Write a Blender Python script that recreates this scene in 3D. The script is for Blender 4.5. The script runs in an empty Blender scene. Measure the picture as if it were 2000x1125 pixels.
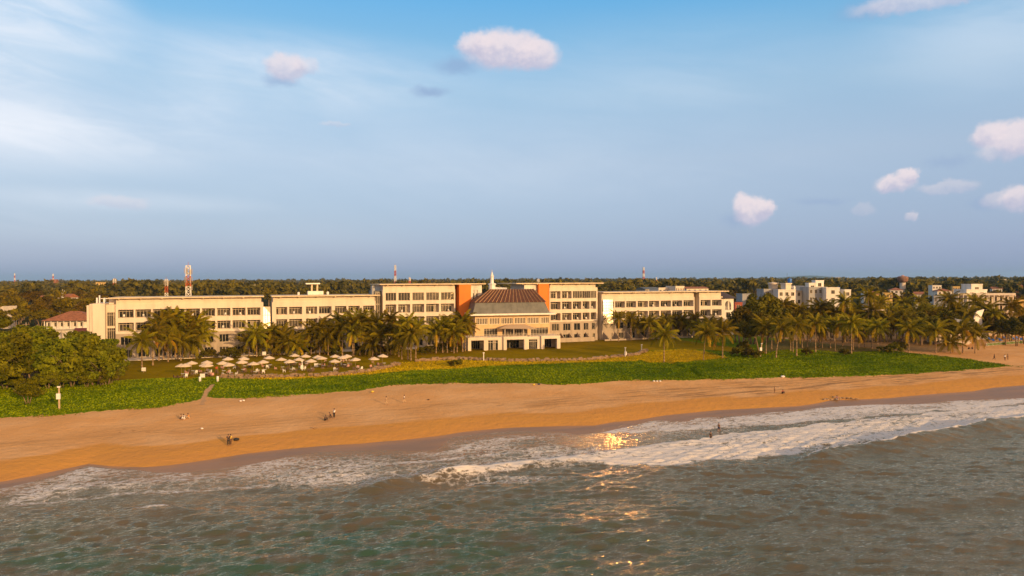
import bpy, math, random
import numpy as np
from mathutils import Vector, Matrix
R = math.radians
sc = bpy.context.scene
COL = sc.collection
random.seed(7); rng = np.random.default_rng(7)
CZ, F = 25.0, 1333.0                      # camera height (m), focal length in photo pixels
TH = R(21)                                # the coast and the hotel run 21 degrees away from the picture plane
CT, ST = math.cos(TH), math.sin(TH)
SUN_EL, SUN_AZ = R(12), R(39)            # sun low behind the camera's shoulder
SD = Vector((math.sin(SUN_AZ)*math.cos(SUN_EL), -math.cos(SUN_AZ)*math.cos(SUN_EL), math.sin(SUN_EL)))
def hor(px): return 547.2-(px-1000)*.00375
def gp(px, py, z=2.5):                    # survey: where a point of the ground stands
    Y = (CZ-z)*F/(py-hor(px)); return Vector(((px-1000)/F*Y, Y, z))
def zat(px, py, Y): return CZ-(py-hor(px))*Y/F
def xat(px, Y): return (px-1000)/F*Y
def uv(p): return (p[0]*CT+p[1]*ST, -p[0]*ST+p[1]*CT)
def xy(u, v): return (u*CT-v*ST, u*ST+v*CT)

# ---------------------------------------------------------------- scene organisation
def tag(o, label=None, cat=None, group=None, kind=None):
    if label: o['label'] = label
    if cat: o['category'] = cat
    if group: o['group'] = group
    if kind: o['kind'] = kind
    return o
def empty(name, loc, label, cat, rz=0, group=None):
    o = bpy.data.objects.new(name, None); COL.objects.link(o); o.empty_display_size = .5
    o.location = loc; o.rotation_euler = (0, 0, rz); return tag(o, label, cat, group)
def link(name, me, parent=None, loc=(0, 0, 0)):
    o = bpy.data.objects.new(name, me); COL.objects.link(o); o.location = loc
    if parent: o.parent = parent
    return o
ORD = ['first', 'second', 'third', 'fourth', 'fifth', 'sixth', 'seventh', 'eighth', 'ninth', 'tenth', 'eleventh', 'twelfth', 'thirteenth',
       'fourteenth', 'fifteenth', 'sixteenth', 'seventeenth', 'eighteenth', 'nineteenth', 'twentieth']
def ordn(i):
    if i < 20: return ORD[i]
    t = ['twenty', 'thirty', 'forty', 'fifty', 'sixty', 'seventy', 'eighty', 'ninety'][(i+1)//10-2]
    return t[:-1]+'ieth' if (i+1) % 10 == 0 else t+'-'+ORD[i % 10]

# ---------------------------------------------------------------- mesh building
class MB:
    def __init__(s): s.v = []; s.f = []; s.m = []; s.mi = 0
    def mat(s, i): s.mi = i; return s
    def add(s, vs, fs):
        b = len(s.v); s.v += [tuple(v) for v in vs]; s.f += [tuple(b+i for i in f) for f in fs]; s.m += [s.mi]*len(fs); return s
    def box(s, x0, x1, y0, y1, z0, z1):
        return s.add([(x0,y0,z0),(x1,y0,z0),(x1,y1,z0),(x0,y1,z0),(x0,y0,z1),(x1,y0,z1),(x1,y1,z1),(x0,y1,z1)],
                     [(0,3,2,1),(4,5,6,7),(0,1,5,4),(1,2,6,5),(2,3,7,6),(3,0,4,7)])
    def bar(s, a, b, r, r2=None, n=6):
        a = Vector(a); b = Vector(b); d = (b-a); r2 = r if r2 is None else r2
        if d.length < 1e-6: return s
        q = d.to_track_quat('Z', 'Y'); vs = []
        for c, rr in ((a, r), (b, r2)):
            for k in range(n):
                t = 2*math.pi*k/n; vs.append(c+q@Vector((math.cos(t)*rr, math.sin(t)*rr, 0)))
        return s.add(vs, [(k, (k+1) % n, n+(k+1) % n, n+k) for k in range(n)]+[tuple(range(n))[::-1], tuple(range(n, 2*n))])
    def lathe(s, prof, c=(0, 0, 0), n=14):
        vs = []; fs = []
        for r, z in prof:
            for k in range(n):
                t = 2*math.pi*k/n; vs.append((c[0]+r*math.cos(t), c[1]+r*math.sin(t), c[2]+z))
        for i in range(len(prof)-1):
            for k in range(n): fs.append((i*n+k, i*n+(k+1) % n, (i+1)*n+(k+1) % n, (i+1)*n+k))
        fs.append(tuple(range(n))[::-1]); fs.append(tuple(range((len(prof)-1)*n, len(prof)*n)))
        return s.add(vs, fs)
    def ball(s, c, rx, ry=None, rz=None, n=10):
        ry = ry or rx; rz = rz or rx; vs = []; fs = []; m = n//2
        for i in range(1, m):
            p = math.pi*i/m
            for k in range(n):
                t = 2*math.pi*k/n; vs.append((c[0]+rx*math.sin(p)*math.cos(t), c[1]+ry*math.sin(p)*math.sin(t), c[2]-rz*math.cos(p)))
        b = len(vs); vs += [(c[0], c[1], c[2]-rz), (c[0], c[1], c[2]+rz)]
        for i in range(m-2):
            for k in range(n): fs.append((i*n+k, i*n+(k+1) % n, (i+1)*n+(k+1) % n, (i+1)*n+k))
        for k in range(n):
            fs.append((b, (k+1) % n, k)); fs.append((b+1, (m-2)*n+k, (m-2)*n+(k+1) % n))
        return s.add(vs, fs)
    def mesh(s, name, mats, smooth=False):
        me = bpy.data.meshes.new(name); me.from_pydata(s.v, [], s.f); me.update()
        for m in (mats if isinstance(mats, (list, tuple)) else [mats]): me.materials.append(m)
        me.polygons.foreach_set('material_index', s.m)
        if smooth: me.polygons.foreach_set('use_smooth', [True]*len(s.f))
        return me
    def build(s, name, mats, parent=None, smooth=False, loc=(0, 0, 0), label=None):
        o = link(name, s.mesh(name, mats, smooth), parent, loc)
        if label: o['label'] = label
        return o
def np_mesh(name, V, Q, mats, smooth=False, attrs=None):
    V = np.ascontiguousarray(V, dtype=np.float32); Q = np.ascontiguousarray(Q, dtype=np.int32); n = Q.shape[1]
    me = bpy.data.meshes.new(name)
    me.vertices.add(len(V)); me.vertices.foreach_set('co', V.ravel())
    me.loops.add(Q.size); me.loops.foreach_set('vertex_index', Q.ravel())
    me.polygons.add(len(Q)); me.polygons.foreach_set('loop_start', np.arange(0, Q.size, n, dtype=np.int32))
    if smooth: me.polygons.foreach_set('use_smooth', np.ones(len(Q), dtype=bool))
    me.update(calc_edges=True)
    for m in (mats if isinstance(mats, (list, tuple)) else [mats]): me.materials.append(m)
    for k, a in (attrs or {}).items():
        at = me.attributes.new(k, 'FLOAT', 'POINT'); at.data.foreach_set('value', np.ascontiguousarray(a, dtype=np.float32).ravel())
    return me
def vnoise(x, y, seed=0):
    xi = np.floor(x).astype(np.int64); yi = np.floor(y).astype(np.int64); fx = x-xi; fy = y-yi
    fx = fx*fx*(3-2*fx); fy = fy*fy*(3-2*fy)
    def h(a, b):
        n = (a*374761393+b*668265263+seed*974711) & 0xffffffff
        n = ((n ^ (n >> 13))*1274126177) & 0xffffffff
        return ((n ^ (n >> 16)) & 0xffff)/65535.0
    return (h(xi, yi)*(1-fx)+h(xi+1, yi)*fx)*(1-fy)+(h(xi, yi+1)*(1-fx)+h(xi+1, yi+1)*fx)*fy
def fbm(x, y, oct=4, seed=0):
    a = 0; w = .5
    for i in range(oct): a = a+w*(vnoise(x*2**i, y*2**i, seed+i)-.5)*2; w *= .5
    return a
def sstep(a, b, x): t = np.clip((x-a)/(b-a), 0, 1); return t*t*(3-2*t)

# ---------------------------------------------------------------- materials
class NT:
    def __init__(s, name, tree=None):
        if tree is None:
            s.m = bpy.data.materials.new(name); s.m.use_nodes = True; s.t = s.m.node_tree
        else: s.t = tree
        s.t.nodes.clear()
    def n(s, typ, ins=None, **props):
        nd = s.t.nodes.new(typ)
        for k, v in props.items(): setattr(nd, k, v)
        for k, v in (ins or {}).items():
            sk = nd.inputs[k]
            if isinstance(v, bpy.types.NodeSocket): s.t.links.new(v, sk)
            elif isinstance(v, bpy.types.Node): s.t.links.new(v.outputs[0], sk)
            else: sk.default_value = v
        return nd
    def math(s, op, a, b=0.0, c=None, clamp=False):
        i = {0: a, 1: b}
        if c is not None: i[2] = c
        return s.n('ShaderNodeMath', i, operation=op, use_clamp=clamp).outputs[0]
    def mix(s, f, a, b, blend='MIX'):
        nd = s.n('ShaderNodeMix', data_type='RGBA', blend_type=blend)
        for k, v in ((0, f), (6, a), (7, b)):
            if isinstance(v, bpy.types.NodeSocket): s.t.links.new(v, nd.inputs[k])
            else: nd.inputs[k].default_value = v if k == 0 or len(v) == 4 else (*v, 1)
        return nd.outputs[2]
    def step(s, x, a, b):
        return s.n('ShaderNodeMapRange', {0: x, 1: a, 2: b, 3: 0.0, 4: 1.0}, interpolation_type='SMOOTHSTEP').outputs[0]
    def attr(s, name): return s.n('ShaderNodeAttribute', attribute_name=name).outputs['Fac']
    def noise(s, vec, scale, detail=4, rough=.55, dist=0.0):
        return s.n('ShaderNodeTexNoise', {'Vector': vec, 'Scale': scale, 'Detail': detail, 'Roughness': rough, 'Distortion': dist}).outputs[0]
    def obj(s): return s.n('ShaderNodeTexCoord').outputs['Object']
    def pos(s): return s.n('ShaderNodeNewGeometry').outputs['Position']
    def mapping(s, vec, rot=(0, 0, 0), scale=(1, 1, 1), loc=(0, 0, 0)):
        return s.n('ShaderNodeMapping', {'Vector': vec, 'Location': loc, 'Rotation': rot, 'Scale': scale}).outputs[0]
    def bump(s, h, strength=.3, dist=.1):
        return s.n('ShaderNodeBump', {'Height': h, 'Strength': strength, 'Distance': dist}).outputs[0]
    def out(s, sh, vol=None):
        o = s.n('ShaderNodeOutputMaterial')
        if sh is not None: s.t.links.new(sh, o.inputs['Surface'])
        if vol is not None: s.t.links.new(vol, o.inputs['Volume'])
        return s.m
def C4(c): return (*c, 1) if len(c) == 3 else c
def mat(name, col, rough=.7, var=.15, scale=.6, metal=0.0, col2=None, bump=0.0, spec=.4, streak=False):
    t = NT(name); v = t.obj()
    if streak: v = t.mapping(v, scale=(1.6, 1.6, .25))
    nz = t.noise(v, scale, 5, .6)
    c2 = col2 or tuple(c*(1-2.2*var) for c in col)
    c = t.mix(t.step(nz, .38, .72), C4(col), C4(c2))
    ins = {'Base Color': c, 'Roughness': rough, 'Metallic': metal, 'Specular IOR Level': spec}
    if bump: ins['Normal'] = t.bump(t.noise(t.obj(), scale*6, 4), bump, .05)
    return t.out(t.n('ShaderNodeBsdfPrincipled', ins).outputs[0])
M = {}
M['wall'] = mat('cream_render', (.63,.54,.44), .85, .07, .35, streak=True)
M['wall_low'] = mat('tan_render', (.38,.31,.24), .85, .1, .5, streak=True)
M['roofslab'] = mat('roof_cream', (.66,.52,.34), .8, .12, .5)
M['orange'] = mat('orange_paint', (.66,.17,.015), .7, .06, .3)
M['frame'] = mat('window_frame', (.62,.52,.40), .5, .05, 2)
M['glass_dark'] = mat('dark_glass', (.018,.02,.02), .12, .2, .4, spec=.5)
M['glass_mid'] = mat('brown_glass', (.07,.062,.05), .15, .3, .4, spec=.5)
M['curtain'] = mat('curtained_glass', (.26,.21,.15), .35, .2, 1.2)
M['white'] = mat('white_paint', (.72,.68,.62), .6, .08, .8)
M['white_wall'] = mat('white_wall', (.68,.63,.56), .8, .12, .25, streak=True)
M['grey_wall'] = mat('grey_wall', (.34,.34,.34), .85, .15, .25, streak=True)
M['yellow_wall'] = mat('yellow_wall', (.62,.42,.14), .8, .12, .4)
M['grey_metal'] = mat('grey_sheet_metal', (.125,.125,.118), .6, .15, .5, metal=.1)
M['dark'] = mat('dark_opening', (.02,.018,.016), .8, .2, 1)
M['redpaint'] = mat('red_paint', (.45,.09,.03), .5, .1, 1)
M['whitepaint'] = mat('white_gloss', (.72,.68,.64), .45, .1, 1)
M['canvas'] = mat('parasol_canvas', (.66,.52,.37), .8, .06, 1.2)
M['pole'] = mat('pole_wood', (.28,.18,.10), .6, .15, 2)
M['terracotta'] = mat('terracotta_roof', (.32,.12,.05), .8, .25, 1.2)
M['red_roof'] = mat('red_sheet_roof', (.28,.05,.025), .6, .12, .6)
M['blue'] = mat('blue_plastic', (.015,.12,.45), .4, .05, 1)
M['stone'] = mat('wall_stone', (.30,.20,.12), .9, .2, 1.5, bump=.6)
M['concrete'] = mat('concrete', (.36,.33,.29), .9, .15, .6)
M['bark'] = mat('bark', (.22,.15,.09), .9, .2, 2, bump=.4)
M['palm_bark'] = mat('palm_bark', (.30,.20,.11), .9, .18, 3, bump=.4)
M['skin'] = mat('skin', (.25,.13,.08), .6, .05, 4)
M['asphalt'] = mat('asphalt', (.06,.055,.05), .9, .2, 1)
M['plant_soil'] = mat('thatch', (.30,.20,.08), .95, .25, 2, bump=.5)
for nm, c in dict(black=(.02,.02,.022), yellow=(.6,.42,.06), whiteshirt=(.7,.68,.66), red=(.35,.03,.03), pink=(.55,.3,.25), brown=(.12,.07,.04), orange_cloth=(.6,.25,.05), navy=(.03,.04,.09), tan=(.45,.32,.2)).items():
    M[nm] = mat(nm+'_cloth', c, .85, .08, 6)

def foliage(name, dark, light, dry=None, transl=.25):
    t = NT(name); oi = t.n('ShaderNodeObjectInfo').outputs['Random']
    tn = t.attr('tint'); nz = t.noise(t.obj(), .35, 3)
    f = t.math('ADD', t.math('MULTIPLY', tn, .7), t.math('MULTIPLY', t.math('SUBTRACT', nz, .5), .9), clamp=True)
    c = t.mix(f, C4(dark), C4(light))
    if dry: c = t.mix(t.math('MULTIPLY', t.step(tn, .86, .97), .8), c, C4(dry))
    h = t.n('ShaderNodeHueSaturation', {'Hue': t.math('ADD', .48, t.math('MULTIPLY', oi, .035)), 'Saturation': 1.0,
            'Value': t.math('ADD', .75, t.math('MULTIPLY', oi, .5)), 'Color': c}).outputs[0]
    d = t.n('ShaderNodeBsdfPrincipled', {'Base Color': h, 'Roughness': .7, 'Specular IOR Level': .06}).outputs[0]
    tr = t.n('ShaderNodeBsdfTranslucent', {'Color': h}).outputs[0]
    return t.out(t.n('ShaderNodeMixShader', {0: transl, 1: d, 2: tr}).outputs[0])
M['leaf_green'] = foliage('bush_leaves', (.055,.070,.003), (.30,.28,.01))
M['leaf_olive'] = foliage('olive_leaves', (.045,.038,.003), (.27,.185,.010))
M['leaf_dark'] = foliage('dark_leaves', (.045,.045,.005), (.19,.145,.012))
M['palm_leaf'] = foliage('palm_fronds', (.09,.08,.005), (.50,.38,.014), dry=(.56,.30,.02), transl=.4)
M['forest'] = foliage('forest_leaves', (.030,.028,.005), (.185,.13,.014), transl=.1)
M['yellow_flower'] = foliage('yellow_flowering_cover', (.48,.36,.004), (.90,.70,.01))
M['creeper'] = foliage('creeper_leaves', (.085,.155,.0), (.36,.43,.002))
# ---------------------------------------------------------------- lines of the shore, surveyed
def line(pts, z):
    a = sorted(uv(gp(x, y, z)) for x, y in pts); return np.array([p[0] for p in a]), np.array([p[1] for p in a])
def L(ln, u): return np.interp(u, ln[0], ln[1])
SHORE = line([(0,942),(60,931),(110,920),(170,907),(215,912),(280,914),(330,910),(400,900),(480,887),(560,878),(640,871),(700,868),(740,864),(780,861),(860,852),(900,845),
 (950,840),(1000,836),(1100,833),(1160,832),(1200,825),(1240,822),(1300,812),(1400,802),(1500,797),(1560,794),(1600,788),(1625,782),(1680,781),(1740,778),(1780,774),(1840,769),(1900,765),(1940,758),(2000,753)], .25)
FOAM = line([(0,956),(50,945),(100,931),(170,909),(215,915),(250,917),(300,924),(350,925),(420,918),(500,906),(560,893),(620,884),(680,882),(740,880),(800,882),(850,880),(866,868),(880,856),(900,852),
 (950,847),(1000,843),(1080,844),(1130,850),(1180,845),(1230,833),(1275,822),(1340,824),(1360,817),(1450,812),(1500,806),(1560,803),(1600,797),(1700,791),(1790,790),(1850,784),(1900,782),(2000,778)], .1)
FOAM = (FOAM[0], np.minimum(FOAM[1], L(SHORE, FOAM[0])-.4))
VEG = line([(0,822),(100,817),(200,808),(300,802),(385,787),(400,780),(412,783),(470,783),(600,775),(700,768),(760,758),(800,756),(860,754),(950,753),(1000,753),(1100,755),(1150,753),(1200,747),
 (1300,745),(1400,743),(1500,738),(1580,737),(1700,733),(1800,727),(1900,720),(1975,713)], 1.7)
UT = VEG[0].max()
VTOP = line([(1975,713),(1940,708),(1880,700),(1840,695),(1780,691),(1740,688)], 1.9)
WALLP = [(300,742),(430,739),(500,739),(560,738),(620,736),(680,732),(720,727),(750,721),(780,712),(810,708),(850,704),(900,703),(940,705),(1000,707),(1100,706),(1160,704),(1200,699),(1240,695),(1262,687)]
WALL = line(WALLP+[(1320,683),(1380,685),(1440,691),(1480,693)], 2.2)
def zone_d(u, v):
    ds = v-L(SHORE, u); df = v-L(FOAM, u)
    dv = v-L(VEG, u); dv = np.where(u > UT, UT-u, dv)
    vt = L(VTOP, u); vt = np.where(u < VTOP[0].min(), 1e4, vt); dv = np.minimum(dv, vt-v)
    dw = v-L(WALL, u)
    return ds, df, dv, dw
SEGW = [uv(gp(x, y, 2.2)) for x, y in WALLP]
def polydist(u, v, P):
    d = np.full(np.shape(u), 1e9)
    for (a, b), (c, e) in zip(P[:-1], P[1:]):
        L2 = (c-a)**2+(e-b)**2; t = np.clip(((u-a)*(c-a)+(v-b)*(e-b))/L2, 0, 1)
        d = np.minimum(d, np.hypot(u-a-t*(c-a), v-b-t*(e-b)))
    return d
def inpoly(u, v, P):
    c = np.zeros(np.shape(u), bool); n = len(P)
    for i in range(n):
        (x1, y1), (x2, y2) = P[i], P[(i+1) % n]
        k = (y1 > v) != (y2 > v); c ^= k & (u < (x2-x1)*(v-y1)/(y2-y1+1e-12)+x1)
    return c
def sdpoly(u, v, P):
    d = polydist(u, v, P+[P[0]]); return np.where(inpoly(u, v, P), d, -d)
PATH = [uv(gp(x, y, 2.0)) for x, y in [(393,792),(396,781),(402,769),(410,762),(413,757)]]
YEL = [[uv(gp(x, y, 2.2)) for x, y in P] for P in (
 [(420,741),(560,741),(660,733),(740,722),(790,710),(850,706),(1000,709),(1150,706),(1240,697),(1265,700),(1240,708),(1100,712),(1000,715),(900,720),(800,722),(740,732),(660,738),(560,745)],
 [(1236,702),(1262,690),(1320,683),(1370,688),(1400,697),(1412,702),(1340,709),(1270,711)],
 [(690,731),(760,716),(800,708),(870,706),(950,708),(1000,712),(900,722),(800,726),(720,735)])]
def yellow_d(u, v):
    d = np.full(np.shape(u), -1e3)
    for P in YEL: d = np.maximum(d, sdpoly(u, v, P))
    return d
DITCH = [[uv(gp(x, y, 2.0)) for x, y in P] for P in ([(1298,708),(1320,714),(1332,719)], [(1348,718),(1356,728),(1368,736)], [(240,724),(290,731),(320,738),(380,744)])]
def ground_z(x, y):
    x = np.asarray(x, float); y = np.asarray(y, float); u, v = uv((x, y)); ds, df, dv, dw = zone_d(u, v)
    z = np.where(ds > 0, .25+1.35*(1-np.exp(-np.maximum(ds, 0)/9)), .25+np.maximum(ds, -1.2)*.10)
    z = np.where(df < 0, .12+np.maximum(df*.14, -6), z)
    z = z+.55*sstep(18, 34, ds)+.3*sstep(36, 60, ds)
    z = z+.035*fbm(u*.35, v*.5, 3, 5)*sstep(0, 4, ds)
    veg = sstep(-.3, 1.2, dv)*(1-sstep(-1.5, .5, dw)*(u < 150)*(u > -90))
    veg = veg*(ds < 60)
    z = z+veg*(.10+.16*fbm(u*.55, v*.8, 4, 9)+.12*fbm(u*1.6, v*2.2, 2, 19))
    for P in DITCH: z = z-.5*np.exp(-(polydist(u, v, P)/.8)**2)
    z = z+sstep(260, 600, v)*fbm(u*.002, v*.002, 2, 3)*3
    return z
def gz(x, y): return float(ground_z(np.array([x]), np.array([y]))[0])
def on(px, py):                            # ground point seen at a pixel, refined on the real terrain
    z = 2.4
    for _ in range(5): p = gp(px, py, z); z = gz(p.x, p.y)
    return Vector((p.x, p.y, z))
def axis(lo, hi, step, far_lo, far_hi, g=1.22):
    a = list(np.arange(lo, hi, step)); s = step; b = a[-1]
    while b < far_hi: s *= g; b += s; a.append(b)
    s = step; b = a[0]
    while b > far_lo: s *= g; b -= s; a.insert(0, b)
    return np.array(a)
def grid(us, vs):
    U, V = np.meshgrid(us, vs, indexing='ij'); nu, nv = U.shape
    i = (np.arange(nu-1)[:, None]*nv+np.arange(nv-1)[None, :]).ravel()
    return U, V, np.stack([i, i+nv, i+nv+1, i+1], 1)
U, V, Q = grid(axis(-125, 235, .6, -9000, 12000), axis(62, 205, .5, 50, 16000))
X, Y = xy(U, V); Z = ground_z(X, Y)
ds, df, dv, dw = zone_d(U, V)
Z = np.where(V < 60, -7, Z)
yd = yellow_d(U, V); pd = polydist(U, V, PATH)
t = NT('beach_and_lawn_ground'); P_ = t.pos()
Pc = t.mapping(P_, rot=(0, 0, -TH), scale=(1, 1, 1))         # stretched along the coast
Ps = t.mapping(Pc, scale=(.18, .9, 1))
a_s, a_v, a_y, a_p, a_w, a_g = (t.attr(k) for k in ('d_shore', 'd_veg', 'd_yellow', 'd_path', 'd_wall', 'd_grove'))
n1 = t.noise(Ps, .35, 5, .6); n2 = t.noise(P_, 1.3, 5, .65); n3 = t.noise(Pc, .12, 3); nf = t.noise(P_, 5.0, 4, .6); nstr = t.noise(t.mapping(Pc, scale=(.08, .8, 1)), .8, 6, .7)
dry = t.mix(t.step(n3, .35, .7), (.60,.315,.12,1), (.66,.375,.165,1)); dry = t.mix(t.math('MULTIPLY', t.step(nf, .5, .75), .35), dry, (.52,.25,.09,1))
damp = t.mix(t.step(n1, .3, .7), (.56,.27,.065,1), (.51,.245,.07,1))
# damp band nearest the water, then dry sand, with a strand line of dark debris between them
edge = t.math('ADD', a_s, t.math('MULTIPLY', t.math('SUBTRACT', n1, .5), 7.0))
sand = t.mix(t.step(edge, 7.5, 9.5), damp, dry)
strand = t.math('MULTIPLY', t.math('MULTIPLY', t.step(edge, 7.5, 11.0), t.math('SUBTRACT', 1.0, t.step(edge, 17.0, 25.0))), t.step(nstr, .47, .62))
strand = t.math('MULTIPLY', strand, t.math('ADD', .25, t.math('MULTIPLY', t.step(t.attr('u_coast'), 25.0, 110.0), .62)))
sand = t.mix(strand, sand, (.22,.125,.06,1))
mk = t.math('MULTIPLY', t.step(t.noise(Pc, .5, 6, .75), .60, .74), .25); sand = t.mix(mk, sand, (.42,.21,.075,1))
tr1 = t.math('ABSOLUTE', t.math('SUBTRACT', t.math('ADD', edge, t.math('MULTIPLY', t.math('SUBTRACT', t.noise(t.mapping(Pc, scale=(.02, .02, 1)), 1.0, 2), .5), 9.0)), 17.0))
trk = t.math('MULTIPLY', t.math('SUBTRACT', 1.0, t.step(t.math('ABSOLUTE', t.math('SUBTRACT', tr1, .85)), .10, .26)), t.step(t.noise(Pc, .25, 3), .42, .6))
foot = t.math('MULTIPLY', t.step(t.noise(Pc, 2.6, 3, .7), .56, .66), t.step(t.noise(t.mapping(Pc, scale=(.3, 1, 1)), .16, 3), .45, .62))
sand = t.mix(t.math('MULTIPLY', t.math('ADD', t.math('MULTIPLY', trk, .5), t.math('MULTIPLY', foot, .32)), t.step(edge, 6.0, 9.0)), sand, (.33,.165,.065,1))
wet = t.math('SUBTRACT', 1.0, t.step(t.math('ADD', a_s, t.math('MULTIPLY', t.math('SUBTRACT', n2, .5), .3)), -.15, .25))
wcol = t.mix(t.step(n1, .35, .65), (.25,.145,.075,1), (.32,.17,.075,1))
sand = t.mix(wet, sand, wcol)
grs = t.mix(t.step(n2, .35, .7), (.08,.145,.0,1), (.16,.22,.002,1)); grs = t.mix(t.math('MULTIPLY', t.step(n3, .45, .65), .5), grs, (.16,.165,.002,1))
grs = t.mix(t.math('MULTIPLY', t.step(nf, .55, .7), .5), grs, (.04,.055,.0,1))
lawn = t.mix(t.step(n3, .35, .65), (.20,.135,.0,1), (.25,.165,.0,1)); lawn = t.mix(t.math('MULTIPLY', t.step(n2, .5, .75), .35), lawn, (.12,.10,.0,1))
yel = t.mix(t.step(n2, .35, .62), (.62,.42,.005,1), (.30,.22,.004,1))
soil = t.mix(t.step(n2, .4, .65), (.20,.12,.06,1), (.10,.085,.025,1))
jit = t.math('ADD', t.math('MULTIPLY', t.math('SUBTRACT', n2, .5), 3.4), t.math('MULTIPLY', t.math('SUBTRACT', t.noise(Pc, .28, 4), .5), 3.0))
c = t.mix(t.step(t.math('ADD', a_v, jit), 0.0, .35), sand, grs)
c = t.mix(t.step(t.math('ADD', a_w, jit), .2, .8), c, lawn)
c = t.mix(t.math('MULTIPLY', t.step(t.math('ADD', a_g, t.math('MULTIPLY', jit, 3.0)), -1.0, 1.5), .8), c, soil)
c = t.mix(t.step(t.math('ADD', a_y, jit), -.2, .5), c, yel)
pathm = t.math('SUBTRACT', 1.0, t.step(t.math('ADD', a_p, t.math('MULTIPLY', jit, .25)), .35, .6)); c = t.mix(pathm, c, (.50,.29,.14,1))
far = t.step(t.attr('v_in'), 190.0, 260.0); c = t.mix(far, c, (.06,.055,.012,1))
rough = t.math('SUBTRACT', .95, t.math('MULTIPLY', wet, .45))
bh = t.math('ADD', t.math('ADD', t.math('MULTIPLY', nf, .5), n2), t.math('MULTIPLY', t.noise(Pc, .7, 3), 1.6))
bmp = t.n('ShaderNodeBump', {'Height': bh, 'Strength': t.math('SUBTRACT', .5, t.math('MULTIPLY', wet, .46)), 'Distance': .22}).outputs[0]
M['ground'] = t.out(t.n('ShaderNodeBsdfPrincipled', {'Base Color': c, 'Roughness': rough, 'Specular IOR Level': t.math('ADD', .02, t.math('MULTIPLY', wet, .2)), 'Normal': bmp}).outputs[0])
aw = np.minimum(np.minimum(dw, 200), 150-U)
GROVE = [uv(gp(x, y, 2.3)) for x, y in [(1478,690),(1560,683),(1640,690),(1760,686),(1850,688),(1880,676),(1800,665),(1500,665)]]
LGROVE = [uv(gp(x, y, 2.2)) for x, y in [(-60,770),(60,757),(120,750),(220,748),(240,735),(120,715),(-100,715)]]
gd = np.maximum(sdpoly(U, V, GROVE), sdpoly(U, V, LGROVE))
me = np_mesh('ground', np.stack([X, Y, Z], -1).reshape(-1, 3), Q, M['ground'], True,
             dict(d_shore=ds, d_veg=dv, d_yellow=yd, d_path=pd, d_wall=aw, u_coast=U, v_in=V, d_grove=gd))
tag(link('ground', me), kind='structure')

# ---------------------------------------------------------------- the sea
U, V, Q = grid(axis(-100, 205, .27, -9000, 12000, 1.3), axis(32, 122, .23, -16000, 126, 1.3))
ok = V <= 175
ds, df, _, _ = zone_d(U, V)
env = sstep(0, -26, df)*.85+.15*sstep(0, -4, df)
H = np.zeros_like(U); rr = np.random.default_rng(3)
near = (np.abs(U-50) < 190) & (V > 10)
for i in range(58):
    lam = .9*(15/.9)**(i/57.0); th = rr.normal(0, .30 if lam < 5 else .22)+(.15 if lam > 5 else rr.choice([.42, .42, -.12]))
    k = 2*math.pi/lam; ph = rr.uniform(0, 6.28); amp = .0125*lam**.9*(2.0 if lam < 2.2 else .62 if lam < 6 else .42)
    arg = k*(U*math.sin(th)+V*math.cos(th))+ph+.8*np.sin(U*.05+ph)
    s = np.sin(arg); H += amp*(s+(.34 if lam < 3 else .22)*np.cos(2*arg))*(1 if lam > 3 else (.5+.9*vnoise(U*.07+i, V*.1, 50+i)))
H = H*env*.52*near
def band(rows, z=.25):                     # rows of (px, y_far, y_near): a strip of foam, as v-limits over u
    a = line([(p, yt) for p, yt, yb in rows], z); b = line([(p, yb) for p, yt, yb in rows], z); return a, b
def strip(bd, soft_far, soft_near, jag=.6, seed=1):
    (ua, va), (ub, vb) = bd; ext = 60 if ua.max() > 130 else 0; u0 = min(ua.min(), ub.min()); u1 = max(ua.max(), ub.max())
    j = jag*fbm(U*.22, V*.12, 4, seed)*2
    va_ = np.interp(U, ua, va)+j; vb_ = np.interp(U, ub, vb)+j*1.4
    m = sstep(0, soft_far, va_-V)*sstep(0, soft_near, V-vb_)
    return m*sstep(u0, u0+2.5, U)*(1-sstep(u1+ext-1, u1+ext+.5, U))
foam = np.zeros_like(U)
# swash edge, inner white bands, main breaker zone
foam = np.maximum(foam, .95*sstep(.2, -.3, df)*sstep(-9, -.8, df)*sstep(44, 60, U)*(.55+.45*vnoise(U*.15, V*.3, 4)))
foam = np.maximum(foam, .50*sstep(.2, -.3, df)*sstep(-2.2, -.3, df))
B3 = band([(1090,848,851),(1150,844,851),(1225,832,852),(1275,823,850),(1340,826,846),(1400,818,842),(1450,813,838),(1560,804,833),(1700,794,820),(1850,786,806),(2000,778,792)])
foam = np.maximum(foam, .90*strip(B3, .4, 2.8, .8, 11)*(.86+.22*vnoise(U*.3, V*.5, 42)))
B2 = band([(760,946,952),(820,934,946),(900,918,938),(1000,904,930),(1080,896,915),(1150,888,908),(1250,872,912),(1350,858,913),(1450,845,905),(1560,832,893),(1640,823,880),(1720,815,870),(1800,807,858),(1900,799,842),(2000,790,828)])
foam = np.maximum(foam, .94*strip(B2, .5, 3.2, .9, 12)*(.90+.16*vnoise(U*.3, V*.5, 41)))
MID = band([(880,858,900),(1000,846,905),(1200,836,890),(1300,826,870),(1500,812,845),(1700,796,825),(2000,780,800)])
foam = np.maximum(foam, .52*strip(MID, 1, 3, .5, 13))
LAC = band([(-60,960,1010),(0,948,1000),(100,932,1002),(170,910,985),(300,925,990),(420,920,985),(560,893,985),(700,884,985),(850,880,968),(960,856,950),(1060,850,940),(1150,852,930)])
foam = np.maximum(foam, .63*strip(LAC, 1, 9, 1.2, 14))
LW = band([(0,958,1000),(60,945,985),(120,925,965),(170,910,950),(240,915,945),(330,925,940),(420,922,935)])
foam = np.maximum(foam, .68*strip(LW, .5, 4, 1, 15))
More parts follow.
